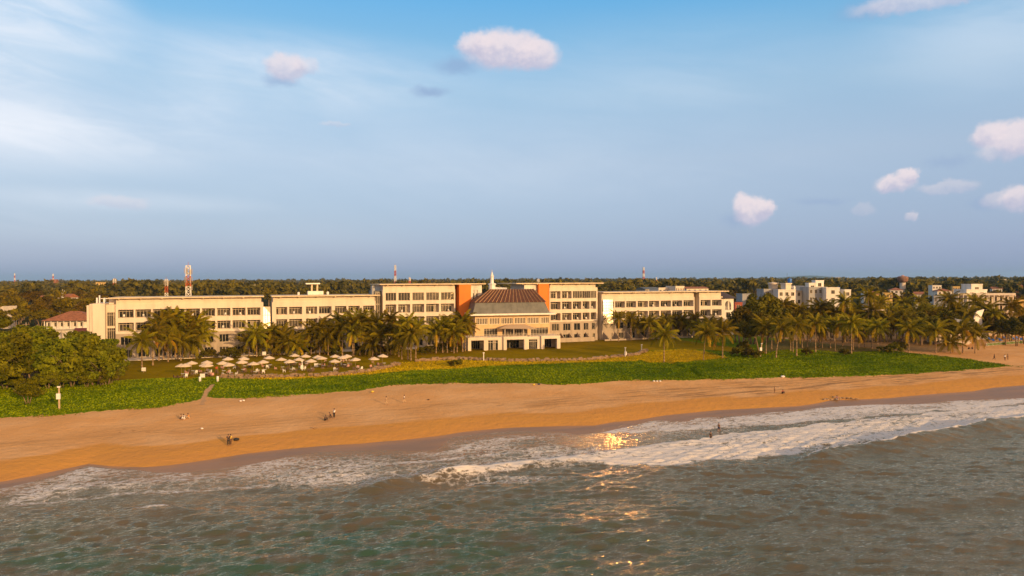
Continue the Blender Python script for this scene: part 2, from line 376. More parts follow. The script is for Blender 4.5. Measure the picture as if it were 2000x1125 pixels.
P1 = band([(640,940,952),(720,935,950),(860,925,950),(1000,922,948),(1080,925,945)]); foam = np.maximum(foam, .58*strip(P1, 1, 2, .8, 16))
P2 = band([(225,996,1003),(265,991,1001),(330,990,1000),(365,995,1000)]); foam = np.maximum(foam, .9*strip(P2, .2, .6, .3, 17))
foam = foam*(.82+.36*fbm(U*.10, V*.22, 4, 21)+.1)
# breaking crests with real height
def crest(pts, h, wf, wb, fm, seed=0, trim=3.0):
    global H, foam
    a = line(pts, .3); u0, u1 = a[0].min(), a[0].max(); ext = pts[-1][0] >= 1990; ext0 = pts[0][0] <= 5
    vc = np.interp(U, a[0], a[1])+.5*fbm(U*.25, U*0, 3, 30+seed)
    d = V-vc; e = (1 if ext0 else sstep(u0, u0+trim*2.5, U))*((1-sstep(u1+40, u1+80, U)) if ext else (1-sstep(u1-trim*2.5, u1, U)))
    amp = h*e*(.75+.5*vnoise(U*.15, U*0, 60+seed))
    prof = np.where(d > 0, np.exp(-(d/wf)**2), np.exp(-(d/wb)**2)*.85+.15*np.exp(-(d/(wb*2))**2))
    H = H+amp*prof-amp*.25*np.exp(-((d+wb*2.6)/(wb*1.5))**2)
    if fm: foam = np.maximum(foam, fm*e*sstep(-.55-.5*vnoise(U*.5, V*.3, 70+seed), .05, d)*(1-sstep(.8, 3.2, d))*(.9+.2*vnoise(U*1.2, V*1.2, 5)))
crest([(1538,908),(1600,897),(1660,882),(1720,874),(1780,863),(1850,850),(1920,837),(2000,825)], 1.35, .8, 2.8, 1.05, 1)
crest([(640,975),(700,962),(760,948),(820,936),(900,921),(960,913)], .75, .6, 1.5, .0, 2)
crest([(800,938),(880,922),(1000,906),(1100,897),(1200,884),(1300,868),(1400,855)], .35, .7, 1.6, .75, 3)
crest([(190,1004),(240,999),(300,993),(350,996),(430,1000)], .60, .6, 1.5, 0, 4)
crest([(1100,900),(1250,912),(1400,915),(1540,908)], .25, 1.2, 2.0, 0, 5)
crest([(560,1018),(640,1010),(720,1003),(860,998)], .50, 1.2, 2.4, 0, 6)
crest([(0,1100),(120,1085),(260,1075),(420,1062)], .50, 1.0, 2.2, 0, 7)
crest([(1380,1105),(1480,1092),(1600,1085)], .45, .9, 2.0, 0, 8)
crest([(1000,1062),(1120,1050),(1250,1040),(1330,1020)], .42, .9, 2.2, 0, 9)
crest([(0,990),(120,978),(260,965),(400,958),(520,950),(640,938)], .16, .6, 1.4, .62, 10)
crest([(60,960),(200,948),(330,942),(460,930),(560,915)], .12, .5, 1.2, .66, 11)
crest([(560,925),(700,912),(840,902),(960,890),(1080,878)], .14, .5, 1.2, .70, 12)
crest([(300,1035),(420,1028),(560,1020)], .35, 1.0, 2.2, 0, 13)
crest([(760,1085),(880,1075),(1000,1070)], .42, 1.0, 2.2, 0, 14)
crest([(1500,1010),(1640,1000),(1800,985),(2000,960)], .35, 1.3, 2.6, 0, 15)
crest([(1080,960),(1180,952),(1290,945)], .35, 1.0, 2.0, 0, 16)
sw = np.sin(2*math.pi*(V+.16*U+3*vnoise(U*.03, V*.05, 90))/13.0); H += .13*sw*env*near*(.4+.9*vnoise(U*.04, V*.08, 91))
foam = np.clip(foam, 0, 1.1)
H = H+.06*foam*fbm(U*1.1, V*1.4, 3, 80)
Z = .14+H*sstep(1, -5, df)+np.where(df > 0, -.25*np.maximum(df, 0), 0)
Z = np.where(df > -3, np.maximum(Z, .10-np.maximum(df+.0, 0)*.3), Z)
X, Y = xy(U, V)
t = NT('sea_water'); P_ = t.pos(); Pc = t.mapping(P_, rot=(0, 0, -TH)); fo = t.attr('foam')
wv = t.n('ShaderNodeTexNoise', {'Vector': Pc, 'Scale': .55, 'Detail': 3.0}).outputs['Color']
pw = t.n('ShaderNodeVectorMath', {0: t.mapping(Pc, scale=(.62, 1, 1)), 1: t.n('ShaderNodeVectorMath', {0: wv, 'Scale': 2.6}, operation='SCALE').outputs[0]}, operation='ADD').outputs[0]
vo = t.n('ShaderNodeTexVoronoi', {'Vector': pw, 'Scale': .85}, feature='DISTANCE_TO_EDGE').outputs['Distance']
vo2 = t.n('ShaderNodeTexVoronoi', {'Vector': pw, 'Scale': 2.9}, feature='DISTANCE_TO_EDGE').outputs['Distance']
lace = t.math('SUBTRACT', 1.0, t.math('MULTIPLY', t.math('ADD', t.math('MULTIPLY', vo, 1.5), t.math('MULTIPLY', vo2, 1.3)), 1.15), clamp=True)
fn = t.noise(t.mapping(Pc, scale=(.7, 1.4, 1)), 1.6, 6, .65); fn2 = t.noise(Pc, .22, 3)
pat = t.math('ADD', t.math('MULTIPLY', lace, .50), t.math('ADD', t.math('MULTIPLY', fn, .42), t.math('MULTIPLY', fn2, .22)))
fm = t.step(t.math('ADD', pat, t.math('MULTIPLY', fo, 1.05)), 1.12, 1.52)
fm = t.math('MULTIPLY', fm, t.step(fo, .12, .45))
deep = t.step(t.attr('d_foam'), -14.0, -42.0); green = t.math('MULTIPLY', deep, t.math('MULTIPLY', t.step(t.attr('u_coast'), 60.0, -5.0), t.step(t.noise(t.mapping(Pc, scale=(.5, 1.2, 1)), .35, 4), .36, .58)))
wc = t.mix(t.step(t.noise(Pc, .09, 3), .35, .7), (.120,.082,.040,1), (.088,.064,.032,1))
wc = t.mix(t.math('MULTIPLY', deep, .45), wc, (.038,.036,.020,1))
wc = t.mix(green, wc, (.004,.070,.032,1))
shal = t.step(t.attr('d_foam'), -7.0, -.3); wc = t.mix(t.math('MULTIPLY', shal, .6), wc, (.25,.17,.10,1))
col = t.mix(fm, wc, (.66,.57,.50,1))
b1 = t.noise(t.mapping(Pc, rot=(0, 0, .25), scale=(.6, 1.5, 1)), 1.9, 6, .62); b2 = t.noise(t.mapping(Pc, rot=(0, 0, .5), scale=(.8, 1.6, 1)), 5.5, 3, .5)
nrm = t.n('ShaderNodeBump', {'Height': t.math('ADD', t.math('ADD', b1, t.math('MULTIPLY', b2, .35)), t.math('MULTIPLY', fm, .25)), 'Strength': .8, 'Distance': .16}).outputs[0]
ro = t.math('ADD', .10, t.math('MULTIPLY', fm, .65))
up = t.n('ShaderNodeCombineXYZ', {0: 0.0, 1: 0.0, 2: 1.0}).outputs[0]; gn = t.n('ShaderNodeNewGeometry').outputs['Normal']
dn = t.n('ShaderNodeVectorMath', {0: t.n('ShaderNodeMix', {0: .35, 4: up, 5: gn}, data_type='VECTOR').outputs[1]}, operation='NORMALIZE').outputs[0]
body = t.n('ShaderNodeBsdfDiffuse', {'Color': wc, 'Normal': dn}).outputs[0]          # light scattered back out of the silty water
fr = t.n('ShaderNodeFresnel', {'IOR': 1.33, 'Normal': nrm}).outputs[0]
glo = t.n('ShaderNodeBsdfGlossy', {'Color': (1,.77,.52,1), 'Roughness': .09, 'Normal': nrm}).outputs[0]
wat = t.n('ShaderNodeMixShader', {0: t.math('ADD', t.math('MULTIPLY', fr, 1.6), .06, clamp=True), 1: body, 2: glo}).outputs[0]
fsh = t.n('ShaderNodeBsdfPrincipled', {'Base Color': (.62,.57,.53,1), 'Roughness': .75, 'Normal': nrm}).outputs[0]
M['sea'] = t.out(t.n('ShaderNodeMixShader', {0: fm, 1: wat, 2: fsh}).outputs[0])
me = np_mesh('sea', np.stack([X, Y, Z], -1).reshape(-1, 3), Q, M['sea'], True, dict(foam=foam, d_foam=df, u_coast=U))
tag(link('sea', me), kind='structure')
# ---------------------------------------------------------------- the hotel
def hu(px, w=0): t_ = (px-1000)/F; return (t_*(243-.934*w)-.358*w)/(CT-t_*ST)
HT = 'hotel'
_wc = {}
def window(root, u, y, z, w, h, n=3, panes=None, rnd=random, transom=False, ft=.07):
    w = round(w, 1); h = round(h, 1)
    k = (w, h, n, transom, ft)
    if k not in _wc:
        m = MB(); t_ = ft
        m.box(0, w, 0, .1, 0, t_).box(0, w, 0, .1, h-t_, h)
        for i in range(n+1):
            x = i*(w-t_)/n; m.box(x, x+t_, .002, .098, t_, h-t_)
        if transom:
            for i in range(n):
                x = i*(w-t_)/n+t_; m.box(x, x+(w-t_)/n-t_, .01, .09, h*.78, h*.78+.08)
        _wc[k] = m.mesh('window', M['frame'])
    o = link('window', _wc[k], root, (u, y, z))
    pk = rnd.choice(panes or ['glass_dark', 'glass_dark', 'glass_mid', 'glass_dark', 'mixed', 'mixed'])
    kk = k+(pk,)
    if kk not in _wc:
        m = MB()
        for i in range(n):
            x0 = i*(w-.07)/n+.07; x1 = (i+1)*(w-.07)/n
            m.mat({'glass_dark': 0, 'glass_mid': 1, 'curtain': 2}.get(pk, [0, 1, 2, 1, 0][(i*2+int(w*10)) % 5])); m.box(x0, x1, .045, .06, .09, h-.09)
        _wc[kk] = m.mesh('pane', [M['glass_dark'], M['glass_mid'], M['curtain']])
    link('pane', _wc[kk], o)
    return o
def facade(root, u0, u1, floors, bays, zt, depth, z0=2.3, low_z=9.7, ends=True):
    """floors: (zlo, zhi, style); bays: (ua, ub). Walls pierced by real openings with deep reveals."""
    T = .35; hi = MB(); rows = sorted(floors); zs = z0
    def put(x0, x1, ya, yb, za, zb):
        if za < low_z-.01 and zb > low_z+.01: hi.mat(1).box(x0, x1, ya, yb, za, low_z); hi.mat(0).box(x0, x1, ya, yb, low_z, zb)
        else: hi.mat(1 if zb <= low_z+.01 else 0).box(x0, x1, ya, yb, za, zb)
    for zlo, zhi, st in rows:
        put(u0, u1, 0, T, zs, zlo)
        ins = .0 if st in ('balcony', 'strip') else .75
        c = u0
        for a, b in bays:
            a2, b2 = a+.12+ins*.7, b-.12-ins*.7
            put(c, a2, 0, T, zlo, zhi); c = b2
            if st == 'balcony':
                hi.mat(0).box(a2-.2, b2+.2, T, 1.9, zlo-.3, zlo-.002)
                hi.box(b2, b2+.2, T, 1.9, zlo, zhi).box(a2-.2, a2, T, 1.9, zlo, zhi)
                hi.box(a2-.2, b2+.2, T, 1.9, zhi, zhi+.2)
        put(c, u1, 0, T, zlo, zhi); zs = zhi
    put(u0, u1, 0, T, zs, zt)
    hi.mat(0).box(u0+.02, u1-.02, 1.9, depth, z0, zt-.02)
    if ends: hi.box(u0, u0+.15, T, 1.9, z0, zt).box(u1-.15, u1, T, 1.9, z0, zt)
    hi.build('wall', [M['wall'], M['wall_low']], root)
    n = 0
    for fi, (zlo, zhi, st) in enumerate(rows):
        for bi, (a, b) in enumerate(bays):
            ins = .0 if st in ('balcony', 'strip') else .75
            a2, b2 = a+.12+ins*.7, b-.12-ins*.7; w = b2-a2; n += 1
            if st == 'balcony': window(root, a2+.05, 1.78, zlo+.02, w*.90, zhi-zlo-.15, 4 if w > 3.2 else 3, transom=True)
            elif st == 'strip': window(root, a2+.02, .12, zlo+.02, w-.04, zhi-zlo-.04, 4, ['glass_mid', 'glass_dark', 'glass_dark'])
            else: window(root, a2+.02, .2, zlo+.02, w-.04, zhi-zlo-.04, 2 if w < 2.6 else 3, ['glass_dark', 'glass_dark', 'glass_mid', 'mixed'])
    return n
def roof(root, u0, u1, z, depth, over=1.7, lip=.32, brackets=True):
    m = MB(); m.box(u0, u1, -over, depth, z, z+lip)
    x = u0+2.5
    while x < u1-1: m.box(x, x+.35, -over+.25, .18, z-.22, z-.0005); x += 5.6
    m.build('roof', M['roofslab'], root)
def rail(root, u0, u1, y, z, h=1.0, step=1.4):
    m = MB(); m.box(u0, u1, y, y+.05, z+h-.06, z+h).box(u0, u1, y+.01, y+.04, z+h*.5, z+h*.5+.03); x = u0
    while x <= u1: m.box(x, x+.06, y+.005, y+.045, z, z+h-.06); x += step
    m.build('railing', M['frame'], root)
def bayspx(lst): return [(hu(a), hu(b)) for a, b in lst]
HO = (0, 243, 0)
FL4 = [(2.75, 4.95, 'win'), (6.4, 8.8, 'win'), (10.45, 12.95, 'balcony'), (14.4, 16.8, 'balcony')]
FL5 = [(2.95, 5.1, 'win'), (6.4, 9.0, 'win'), (10.2, 12.85, 'balcony'), (14.2, 17.05, 'balcony')]
# west wing
A = empty('hotel_wing', HO, 'long cream four-storey hotel wing ending in a blank stair tower', 'hotel wing', TH, 'wings of the beach hotel')
bA = bayspx([(229,261.5),(263,295.5),(297,328),(330,360),(362,391),(393,420.5),(422.5,450.5),(452.5,480),(481.5,509)])
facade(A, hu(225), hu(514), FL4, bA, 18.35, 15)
m = MB(); m.box(hu(226), hu(510), .35, 14, 18.35, 20.05); m.build('parapet', M['wall'], A)
roof(A, hu(213), hu(515.5), 20.05, 15, 1.6)
m = MB(); m.box(hu(205.5), hu(225)-.002, 1.2, 15, 2.3, 18.3).box(hu(207), hu(224), 4.0, 14, 18.3, 20.04); m.build('stair_hall', M['wall'], A)
for z in (2.8, 7.4, 12.0): window(A, hu(207), 1.06, z, hu(223)-hu(207), 4.1, 4, ['glass_mid', 'curtain', 'mixed'], transom=True)
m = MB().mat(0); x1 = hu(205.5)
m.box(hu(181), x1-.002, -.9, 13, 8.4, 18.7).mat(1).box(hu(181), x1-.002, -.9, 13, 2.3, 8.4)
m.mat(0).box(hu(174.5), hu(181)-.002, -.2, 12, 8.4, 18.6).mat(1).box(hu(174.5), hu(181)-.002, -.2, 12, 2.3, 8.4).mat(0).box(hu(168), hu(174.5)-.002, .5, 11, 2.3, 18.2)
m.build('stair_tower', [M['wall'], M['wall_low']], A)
m = MB(); m.box(hu(183), hu(186), 3, 4, 18.7, 20.3).box(hu(190), hu(192), 2, 3, 18.7, 21.0).box(hu(196), hu(199), 4, 6, 18.7, 20.2).box(hu(187), hu(204), 5, 5.2, 19.9, 20.1); m.build('vent_stack', M['whitepaint'], A)
# the shiny glazed bay between the first two wings
m = MB(); ua, ub = hu(512), hu(528)
m.box(ua+.05, ub-.05, .9, 2.5, 2.3, 16.9); m.build('stair_shaft', M['wall'], A)
M['mirror'] = (lambda t: t.out(t.n('ShaderNodeBsdfPrincipled', {'Base Color': (.40,.36,.28,1), 'Metallic': .9, 'Roughness': .42, 'Normal': t.bump(t.noise(t.obj(), 1.2, 3), .06, .05)}).outputs[0]))(NT('reflective_sheet_glass'))
M['glint_mirror'] = (lambda t: t.out(t.n('ShaderNodeBsdfPrincipled', {'Base Color': (.72,.62,.48,1), 'Metallic': .97, 'Roughness': .14}).outputs[0]))(NT('added_sun_reflector'))
def bay(u0, u1, y, za, zb, bulge, tilt=0.0, n=6):
    vs = []; fs = []
    for i in range(n+1):
        x = u0+(u1-u0)*i/n; yy = y-bulge*(1-(2*i/n-1)**2)
        vs += [(x, yy, za), (x, yy+tilt, zb)]
    for i in range(n): fs.append((2*i, 2*i+2, 2*i+3, 2*i+1))
    k = len(vs); vs += [(x, yy+.12, z) for x, yy, z in vs]
    fs += [(k+b, k+a, k+d, k+c) for a, b, c, d in fs]
    fs += [(2*n, 2*n+k, 2*n+k+1, 2*n+1), (0, 1, k+1, k)]
    return vs, fs
def panel(u0, u1, y, za, zb, az, tilt, mull=3):      # mirror-like bay, turned by az and leaned by tilt to aim the sun
    dy = -(u1-u0)*math.tan(az); ty = (zb-za)*math.tan(tilt); c = [(u0, y, za), (u1, y+dy, za), (u1, y+dy+ty, zb), (u0, y+ty, zb)]
    m = MB(); m.add(c+[(a, b+.12, c_) for a, b, c_ in c], [(0,1,2,3),(7,6,5,4),(0,4,5,1),(1,5,6,2),(2,6,7,3),(3,7,4,0)]); m.mat(1)
    for i in range(mull+1):
        f = i/mull; p = Vector(c[0]).lerp(Vector(c[1]), f); q = Vector(c[3]).lerp(Vector(c[2]), f); m.bar(p, q, .07, .07, 4)
    for i in range(5): m.bar(Vector(c[0]).lerp(Vector(c[3]), i/4), Vector(c[1]).lerp(Vector(c[2]), i/4), .07, .07, 4)
    return m
panel(ua+.1, ub-.1, -.35, 6.6, 16.9, R(-8.4), R(6.5)).build('sun_reflecting_bay', [M['mirror'], M['frame']], A)
# second wing
B = empty('hotel_wing', HO, 'cream four-storey hotel wing with white rooftop lookout, half hidden by the palm cluster', 'hotel wing', TH, 'wings of the beach hotel')
bB = bayspx([(538,561.5),(563.5,590.5),(596.5,620),(622,648),(653.5,677),(679.5,703),(708.5,731.5)])
facade(B, hu(531), hu(733), FL4, bB, 18.35, 15)
m = MB(); m.box(hu(533), hu(732), .35, 14, 18.35, 20.05); m.build('parapet', M['wall'], B)
roof(B, hu(530), hu(741), 20.05, 15, 1.6)
Yr = 233; m = MB(); x0, x1 = hu(601, -9), hu(631, -9)
m.box(x0, x1, 8, 12, 20.4, 21.6).mat(1)
for x in (x0+1.2, x0+3.0): m.box(x, x+.35, 9, 9.3, 21.6, 23.9).box(x, x+.35, 11, 11.3, 21.6, 23.9)
m.mat(0).box(x0-.6, x1-1.0, 8.4, 11.8, 23.9, 24.3); m.build('rooftop_lookout', [M['white'], M['roofslab']], B)
for px_ in (583,):
    MB().lathe([(.35, 0), (.4, .8), (.1, 1.0)], (hu(583, -8), 8, 20.38)).build('rooftop_vent', M['white'], B)
m = MB().lathe([(.4, 0), (.45, .8), (.1, 1.1)], (hu(640, -8), 8, 20.38)); m.build('rooftop_vent', M['white'], B)
# west tower
Cc = empty('hotel_tower', HO, 'five-storey cream hotel tower with tall strip windows and an orange slab beside a dark slot', 'hotel tower', TH, 'towers of the beach hotel')
bC = bayspx([(752,774.5),(777,801.5),(804.5,829),(831.5,858),(860.5,887.5)])
facade(Cc, hu(747.5), hu(889), FL5+[(18.25, 20.95, 'strip')], bC, 22.0, 17)
m = MB(); m.box(hu(748.5), hu(889), .4, 16, 22.0, 23.55); m.build('parapet', M['wall'], Cc)
roof(Cc, hu(740), hu(946), 23.6, 18, 1.7)
m = MB(); m.box(hu(734), hu(747), 2.2, 14, 2.3, 21.6); m.build('glazed_shaft', M['grey_metal'], Cc)
for z in (13.2, 17.2): window(Cc, hu(735.5), 2.04, z, hu(746)-hu(735.5), 3.8, 3, ['glass_mid'])
m = MB(); m.box(hu(727, -3), hu(732, -3), 3, 6, 20.4, 23.3); m.build('roof_block', M['grey_wall'], Cc)
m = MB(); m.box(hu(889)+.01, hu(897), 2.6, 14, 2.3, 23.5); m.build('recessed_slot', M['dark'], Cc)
window(Cc, hu(889)+.1, 2.4, 15.5, 1.3, 5.2, 2, ['glass_mid'])
m = MB(); m.box(hu(897, 1.5), hu(920, 1.5), -1.5, 13, 2.3, 23.58); m.build('orange_slab', M['orange'], Cc, label='bright orange rendered slab rising to the roof')
m = MB(); u0, u1 = hu(920, 1.5)+.01, hu(941)
for a, b in ((u0, hu(923.5)), (hu(926.5), hu(930)), (hu(933), u1)): m.box(a, b, 0, .35, 17.0, 21.6)
m.box(u0, u1, 0, .35, 2.3, 17.0).box(u0, u1, 0, .35, 21.6, 23.5).box(u0+.02, u1-.02, .35, 14, 2.3, 23.5); m.build('stair_wall', M['white_wall'], Cc)
for p in (923.5, 930): window(Cc, hu(p)+.02, .16, 18.0, hu(p+3)-hu(p)-.04, 2.6, 1, ['glass_mid'])
# east tower
D = empty('hotel_tower', HO, 'five-storey cream hotel tower of stacked balconies beyond the tiled hall, with an orange slab', 'hotel tower', TH, 'towers of the beach hotel')
bD = bayspx([(1074.5,1095.3),(1096.8,1117),(1118,1136),(1137,1152),(1153,1164.8)])
facade(D, hu(1073), hu(1167), [f for f in FL5], bD, 18.1, 17)
m = MB(); u0, u1 = hu(1073), hu(1167); bb = bD[:2]; sx = bD[2][0]; T = .35
top = [(18.2, 20.9)]
m.box(u0, u1, 0, T, 18.1, 18.2); c = u0
for a, b in bb: m.box(c, a+.1, 0, T, 18.2, 20.9).box(b-.1, b+.08, T, 1.9, 18.2, 20.9); c = b-.1
m.box(c, sx+.1, 0, T, 18.2, 20.9)
m.box(bD[-1][1], u1, 0, T, 18.2, 20.9).box(u0, u1, 0, T, 20.9, 22.2).box(u0+.02, u1-.02, 1.9, 16.9, 18.0, 22.1).box(u0, u0+.15, T, 1.9, 18.1, 22.2).box(u1-.15, u1, T, 1.9, 18.1, 22.2)
m.build('wall', M['wall'], D)
for a, b in bb: window(D, a+.15, 1.78, 18.25, (b-a)*.68, 2.4, 3, transom=True)
for a, b in bD[2:]: window(D, a+.1, .12, 18.22, b-a-.1 if b == bD[-1][1] else b-a+.1, 2.66, 4, ['glass_dark', 'glass_mid'])
m = MB(); m.box(hu(1073)+.3, hu(1164), .4, 16, 22.2, 23.6); m.build('parapet', M['wall'], D)
roof(D, hu(1005), hu(1175), 23.62, 18, 1.7)
m = MB(); m.box(hu(1052, 1.5), hu(1072, 1.5), -1.5, 13, 2.3, 23.6); m.build('orange_slab', M['orange'], D, label='bright orange rendered slab between the hall and the balconies')
m = MB(); u0, u1 = hu(1024), hu(1052, 1.5)-.01
for a, b in ((u0, hu(1038.5)), (hu(1041.5), hu(1045)), (hu(1048), u1)): m.box(a, b, 0, .35, 17.5, 21.4)
m.box(u0, u1, 0, .35, 2.3, 17.5).box(u0, u1, 0, .35, 21.4, 23.6).box(u0+.02, u1-.02, .35, 14, 2.3, 23.5); m.build('stair_wall', M['white_wall'], D)
for p in (1038.5, 1045): window(D, hu(p)+.02, .16, 18.2, hu(p+3)-hu(p)-.04, 2.6, 1, ['glass_mid'])
m = MB(); m.box(hu(1090, 6), hu(1168, 6), -3.2, -2.9, 2.2, 4.0)
for i in range(5):
    x = hu(1092+i*16.5, 6); m.add([(x, -2.9, 2.2), (x+.3, -2.9, 2.2), (x+.3, -.01, 2.2), (x, -.01, 2.2), (x, -2.9, 4.0), (x+.3, -2.9, 4.0), (x+.3, -.01, 5.6), (x, -.01, 5.6)], [(0,3,2,1),(4,5,6,7),(0,1,5,4),(1,2,6,5),(2,3,7,6),(3,0,4,7)])
m.build('garden_wall', M['wall_low'], D)
# dark slot next to the east wing
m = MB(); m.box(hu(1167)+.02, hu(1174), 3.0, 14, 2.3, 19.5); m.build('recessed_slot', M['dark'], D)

# east wing
E = empty('hotel_wing', HO, 'cream four-storey hotel wing of paired balconies above a row of garden terraces', 'hotel wing', TH, 'wings of the beach hotel')
bE = bayspx([(1191,1199.5),(1200.5,1221),(1222.5,1243),(1244.8,1266),(1267,1288),(1290,1311),(1312.5,1333),(1334.5,1355)])
bE2 = bayspx([(1368,1388.5),(1390.5,1410)])
facade(E, hu(1175), hu(1356.5), FL4, bE, 18.1, 15)
facade(E, hu(1366), hu(1411.5), FL4, bE2, 18.1, 15)
m = MB(); m.box(hu(1176), hu(1356), .35, 14, 18.1, 20.05).box(hu(1366.5), hu(1409), .35, 14, 18.1, 20.05); m.build('parapet', M['wall'], E)
roof(E, hu(1174)+.05, hu(1419), 20.08, 15, 1.6)
for (pa, pb, y_, az_) in ((1177, 1182.9, -.70, 6.0), (1183, 1188.9, -.82, 4.8), (1189, 1194.9, -.92, 3.4)):  # mirror panels added over the wall, aimed to throw sun glitter on the sea
    panel(hu(pa), hu(pb), y_, 13.3, 17.6, R(az_), R(4.15), 2).build('sun_reflecting_bay', [M['glint_mirror'], M['frame']], E)
    panel(hu(pa), hu(pb), y_, 8.6, 13.2, R(az_+.3), R(4.6), 2).build('sun_reflecting_bay', [M['glint_mirror'], M['frame']], E)
m = MB(); m.box(hu(1356.5)+.01, hu(1366)-.01, 2.8, 14, 2.3, 20.0); m.build('recessed_slot', M['wall_low'], E)
m = MB()
for p in (1186, 1208, 1231, 1254, 1278, 1300, 1323, 1346):
    x = hu(p, 3); m.add([(x, -4.2, 2.2), (x+.3, -4.2, 2.2), (x+.3, -.01, 2.2), (x, -.01, 2.2), (x, -4.2, 3.1), (x+.3, -4.2, 3.1), (x+.3, -.01, 5.4), (x, -.01, 5.4)], [(0,3,2,1),(4,5,6,7),(0,1,5,4),(1,2,6,5),(2,3,7,6),(3,0,4,7)])
m.box(hu(1180, 4), hu(1352, 4), -4.4, -4.2, 2.2, 3.0); m.build('garden_wall', M['wall_low'], E)
# arched annex
An = empty('annex_building', HO, 'white annex with a dark tiled roof and arched loggia at the end of the hotel', 'annex', TH)
m = MB(); u0, u1 = hu(1412), hu(1434)
m.box(u0, u1, .4, 10, 2.3, 12.6).box(u0, u0+1.2, .4, .8, 12.6, 17.3).box(u1-1.2, u1, .4, .8, 12.6, 17.3).box(u0, u1, 3, 10, 12.6, 17.3)
cx = (u0+u1)/2; rw = (u1-u0)/2-1.2; n = 10
for i in range(n):
    a0 = math.pi*i/n; a1 = math.pi*(i+1)/n; xa, xb = cx-rw*math.cos(a0), cx-rw*math.cos(a1); za, zb = 14.4+math.sin(a0)*1.9, 14.4+math.sin(a1)*1.9
    m.add([(xa, .4, za), (xb, .4, zb), (xb, .4, 17.3), (xa, .4, 17.3), (xa, .8, za), (xb, .8, zb), (xb, .8, 17.3), (xa, .8, 17.3)], [(0,1,2,3),(7,6,5,4),(0,4,5,1)])
m.build('wall', M['white_wall'], An)
rail(An, u0+1.2, u1-1.2, .45, 12.62, 1.1, .8)
m = MB(); z1 = 17.3; m.add([(u0-.8, -.8, z1), (u1+1.0, -.8, z1), (u1+1.0, 11, z1), (u0-.8, 11, z1), (u0-.4, 4, 20.0), (cx+1, 5, 20.0)], [(0,1,5,4),(1,2,5),(2,3,4,5),(3,0,4),(3,2,1,0)]); m.build('roof', mat('dark_tiles', (.06,.045,.05), .7, .2, 3), An)
for z in (3.2, 6.6, 9.8): window(An, cx-1, .25, z, 2, 1.9, 2, ['glass_dark'])
# central hall
Hc = empty('tiled_hall', HO, 'central hotel hall with a ribbed brown tiled roof, grey band and portal terrace', 'hall', R(13))
Hc.location = (2.96, 242.8, 0)
t = NT('ribbed_brown_tiles'); so_ = t.n('ShaderNodeSeparateXYZ', {0: t.obj()}).outputs
rib = t.math('PINGPONG', t.math('ADD', so_[0], t.math('MULTIPLY', t.noise(t.obj(), .5, 2), .2)), .38)
nz = t.noise(t.mapping(t.obj(), scale=(1, .3, .3)), 1.6, 5, .65)
cc = t.mix(t.step(rib, .10, .26), (.10,.033,.012,1), (.085,.028,.010,1)); cc = t.mix(t.math('MULTIPLY', t.step(nz, .45, .7), .6), cc, (.035,.02,.012,1))
M['ribtile'] = t.out(t.n('ShaderNodeBsdfPrincipled', {'Base Color': cc, 'Roughness': .75, 'Normal': t.n('ShaderNodeBump', {'Height': rib, 'Strength': .6, 'Distance': .15}).outputs[0]}).outputs[0])
el0, el1 = -18.8, 5.6; rl0, rl1 = -12.2, 3.0
m = MB(); n = 26; yf, yb = -13.6, 0.6; zr = 21.9; yr = -6.4; ze = 17.6
m.add([(el0, yf, ze), (el1, yf, ze), (el1, yb, ze), (el0, yb, ze), (rl0, yr, zr), (rl1, yr, zr)], [(0,1,5,4),(1,2,5),(2,3,4,5),(3,0,4),(3,2,1,0)])
ro_ = m.build('roof', M['ribtile'], Hc)
b = MB()
for i in range(18):                        # raised ribs down the front slope
    f = i/17; xa = el0+(el1-el0)*f; xb = rl0+(rl1-rl0)*f; b.bar((xa, yf-.02, ze+.05), (xb, yr, zr+.05), .17, .17, 4)
b.build('roof_rib', mat('rib_mortar', (.32,.18,.085), .8, .25, 2), ro_)
m = MB(); z0, z1 = 13.95, 17.55; g0, g1 = -19.6, 6.7
m.add([(g0, -14.3, z0), (g1, -14.3, z0), (g1, .5, z0), (g0, .5, z0), (el0+.3, -13.3, z1), (el1-.3, -13.3, z1), (el1-.3, .5, z1), (el0+.3, .5, z1)], [(0,3,2,1),(4,5,6,7),(0,1,5,4),(1,2,6,5),(2,3,7,6),(3,0,4,7)])
for i in range(1, 12):
    x = g0+(g1-g0)*i/12; xt = el0+.3+(el1-el0-.6)*i/12; m.bar((x, -14.32, z0), (xt, -13.32, z1), .035, .035, 4)
m.build('grey_band', M['grey_metal'], Hc)
m = MB(); m.box(-20.6, 8.6, -15.1, .4, 13.35, 13.92); m.build('cornice', M['white'], Hc)
m = MB(); hw0, hw1 = -18.6, 7.2; yw = -12.6; sl_ = []
m.box(hw0, hw1, yw, yw+.4, 12.5, 13.34).box(hw0, hw1, yw, yw+.4, 8.9, 10.2)
x = hw0; k = 0
segs = [(-18.3, -14.2, 7), (-13.8, -10.2, 6), (-9.8, -5.6, 7), (-5.2, -1.2, 7), (-.8, 3.4, 7), (3.8, 7.0, 5)]
c = hw0
for a, b, n in segs: m.box(c, a, yw, yw+.4, 10.2, 12.5); c = b
m.box(c, hw1, yw, yw+.4, 10.2, 12.5)
for a, b in ((hw0, -15.6), (-11.0, -9.4), (-.6, .3), (6.6, hw1)): m.box(a, b, yw, yw+.4, 6.4, 8.9)
m.box(hw0, hw1, yw+2, 0, 2.4, 13.33).box(hw0, hw0+.3, yw+.4, yw+2, 6.4, 13.3).box(hw1-.3, hw1, yw+.4, yw+2, 6.4, 13.3)
m.build('wall', mat('amber_render', (.58,.40,.22), .85, .08, .4), Hc)
for a, b, n in segs: window(Hc, a+.02, yw+.1, 10.22, b-a-.04, 2.26, n, ['glass_dark', 'glass_mid', 'mixed'], ft=.22)
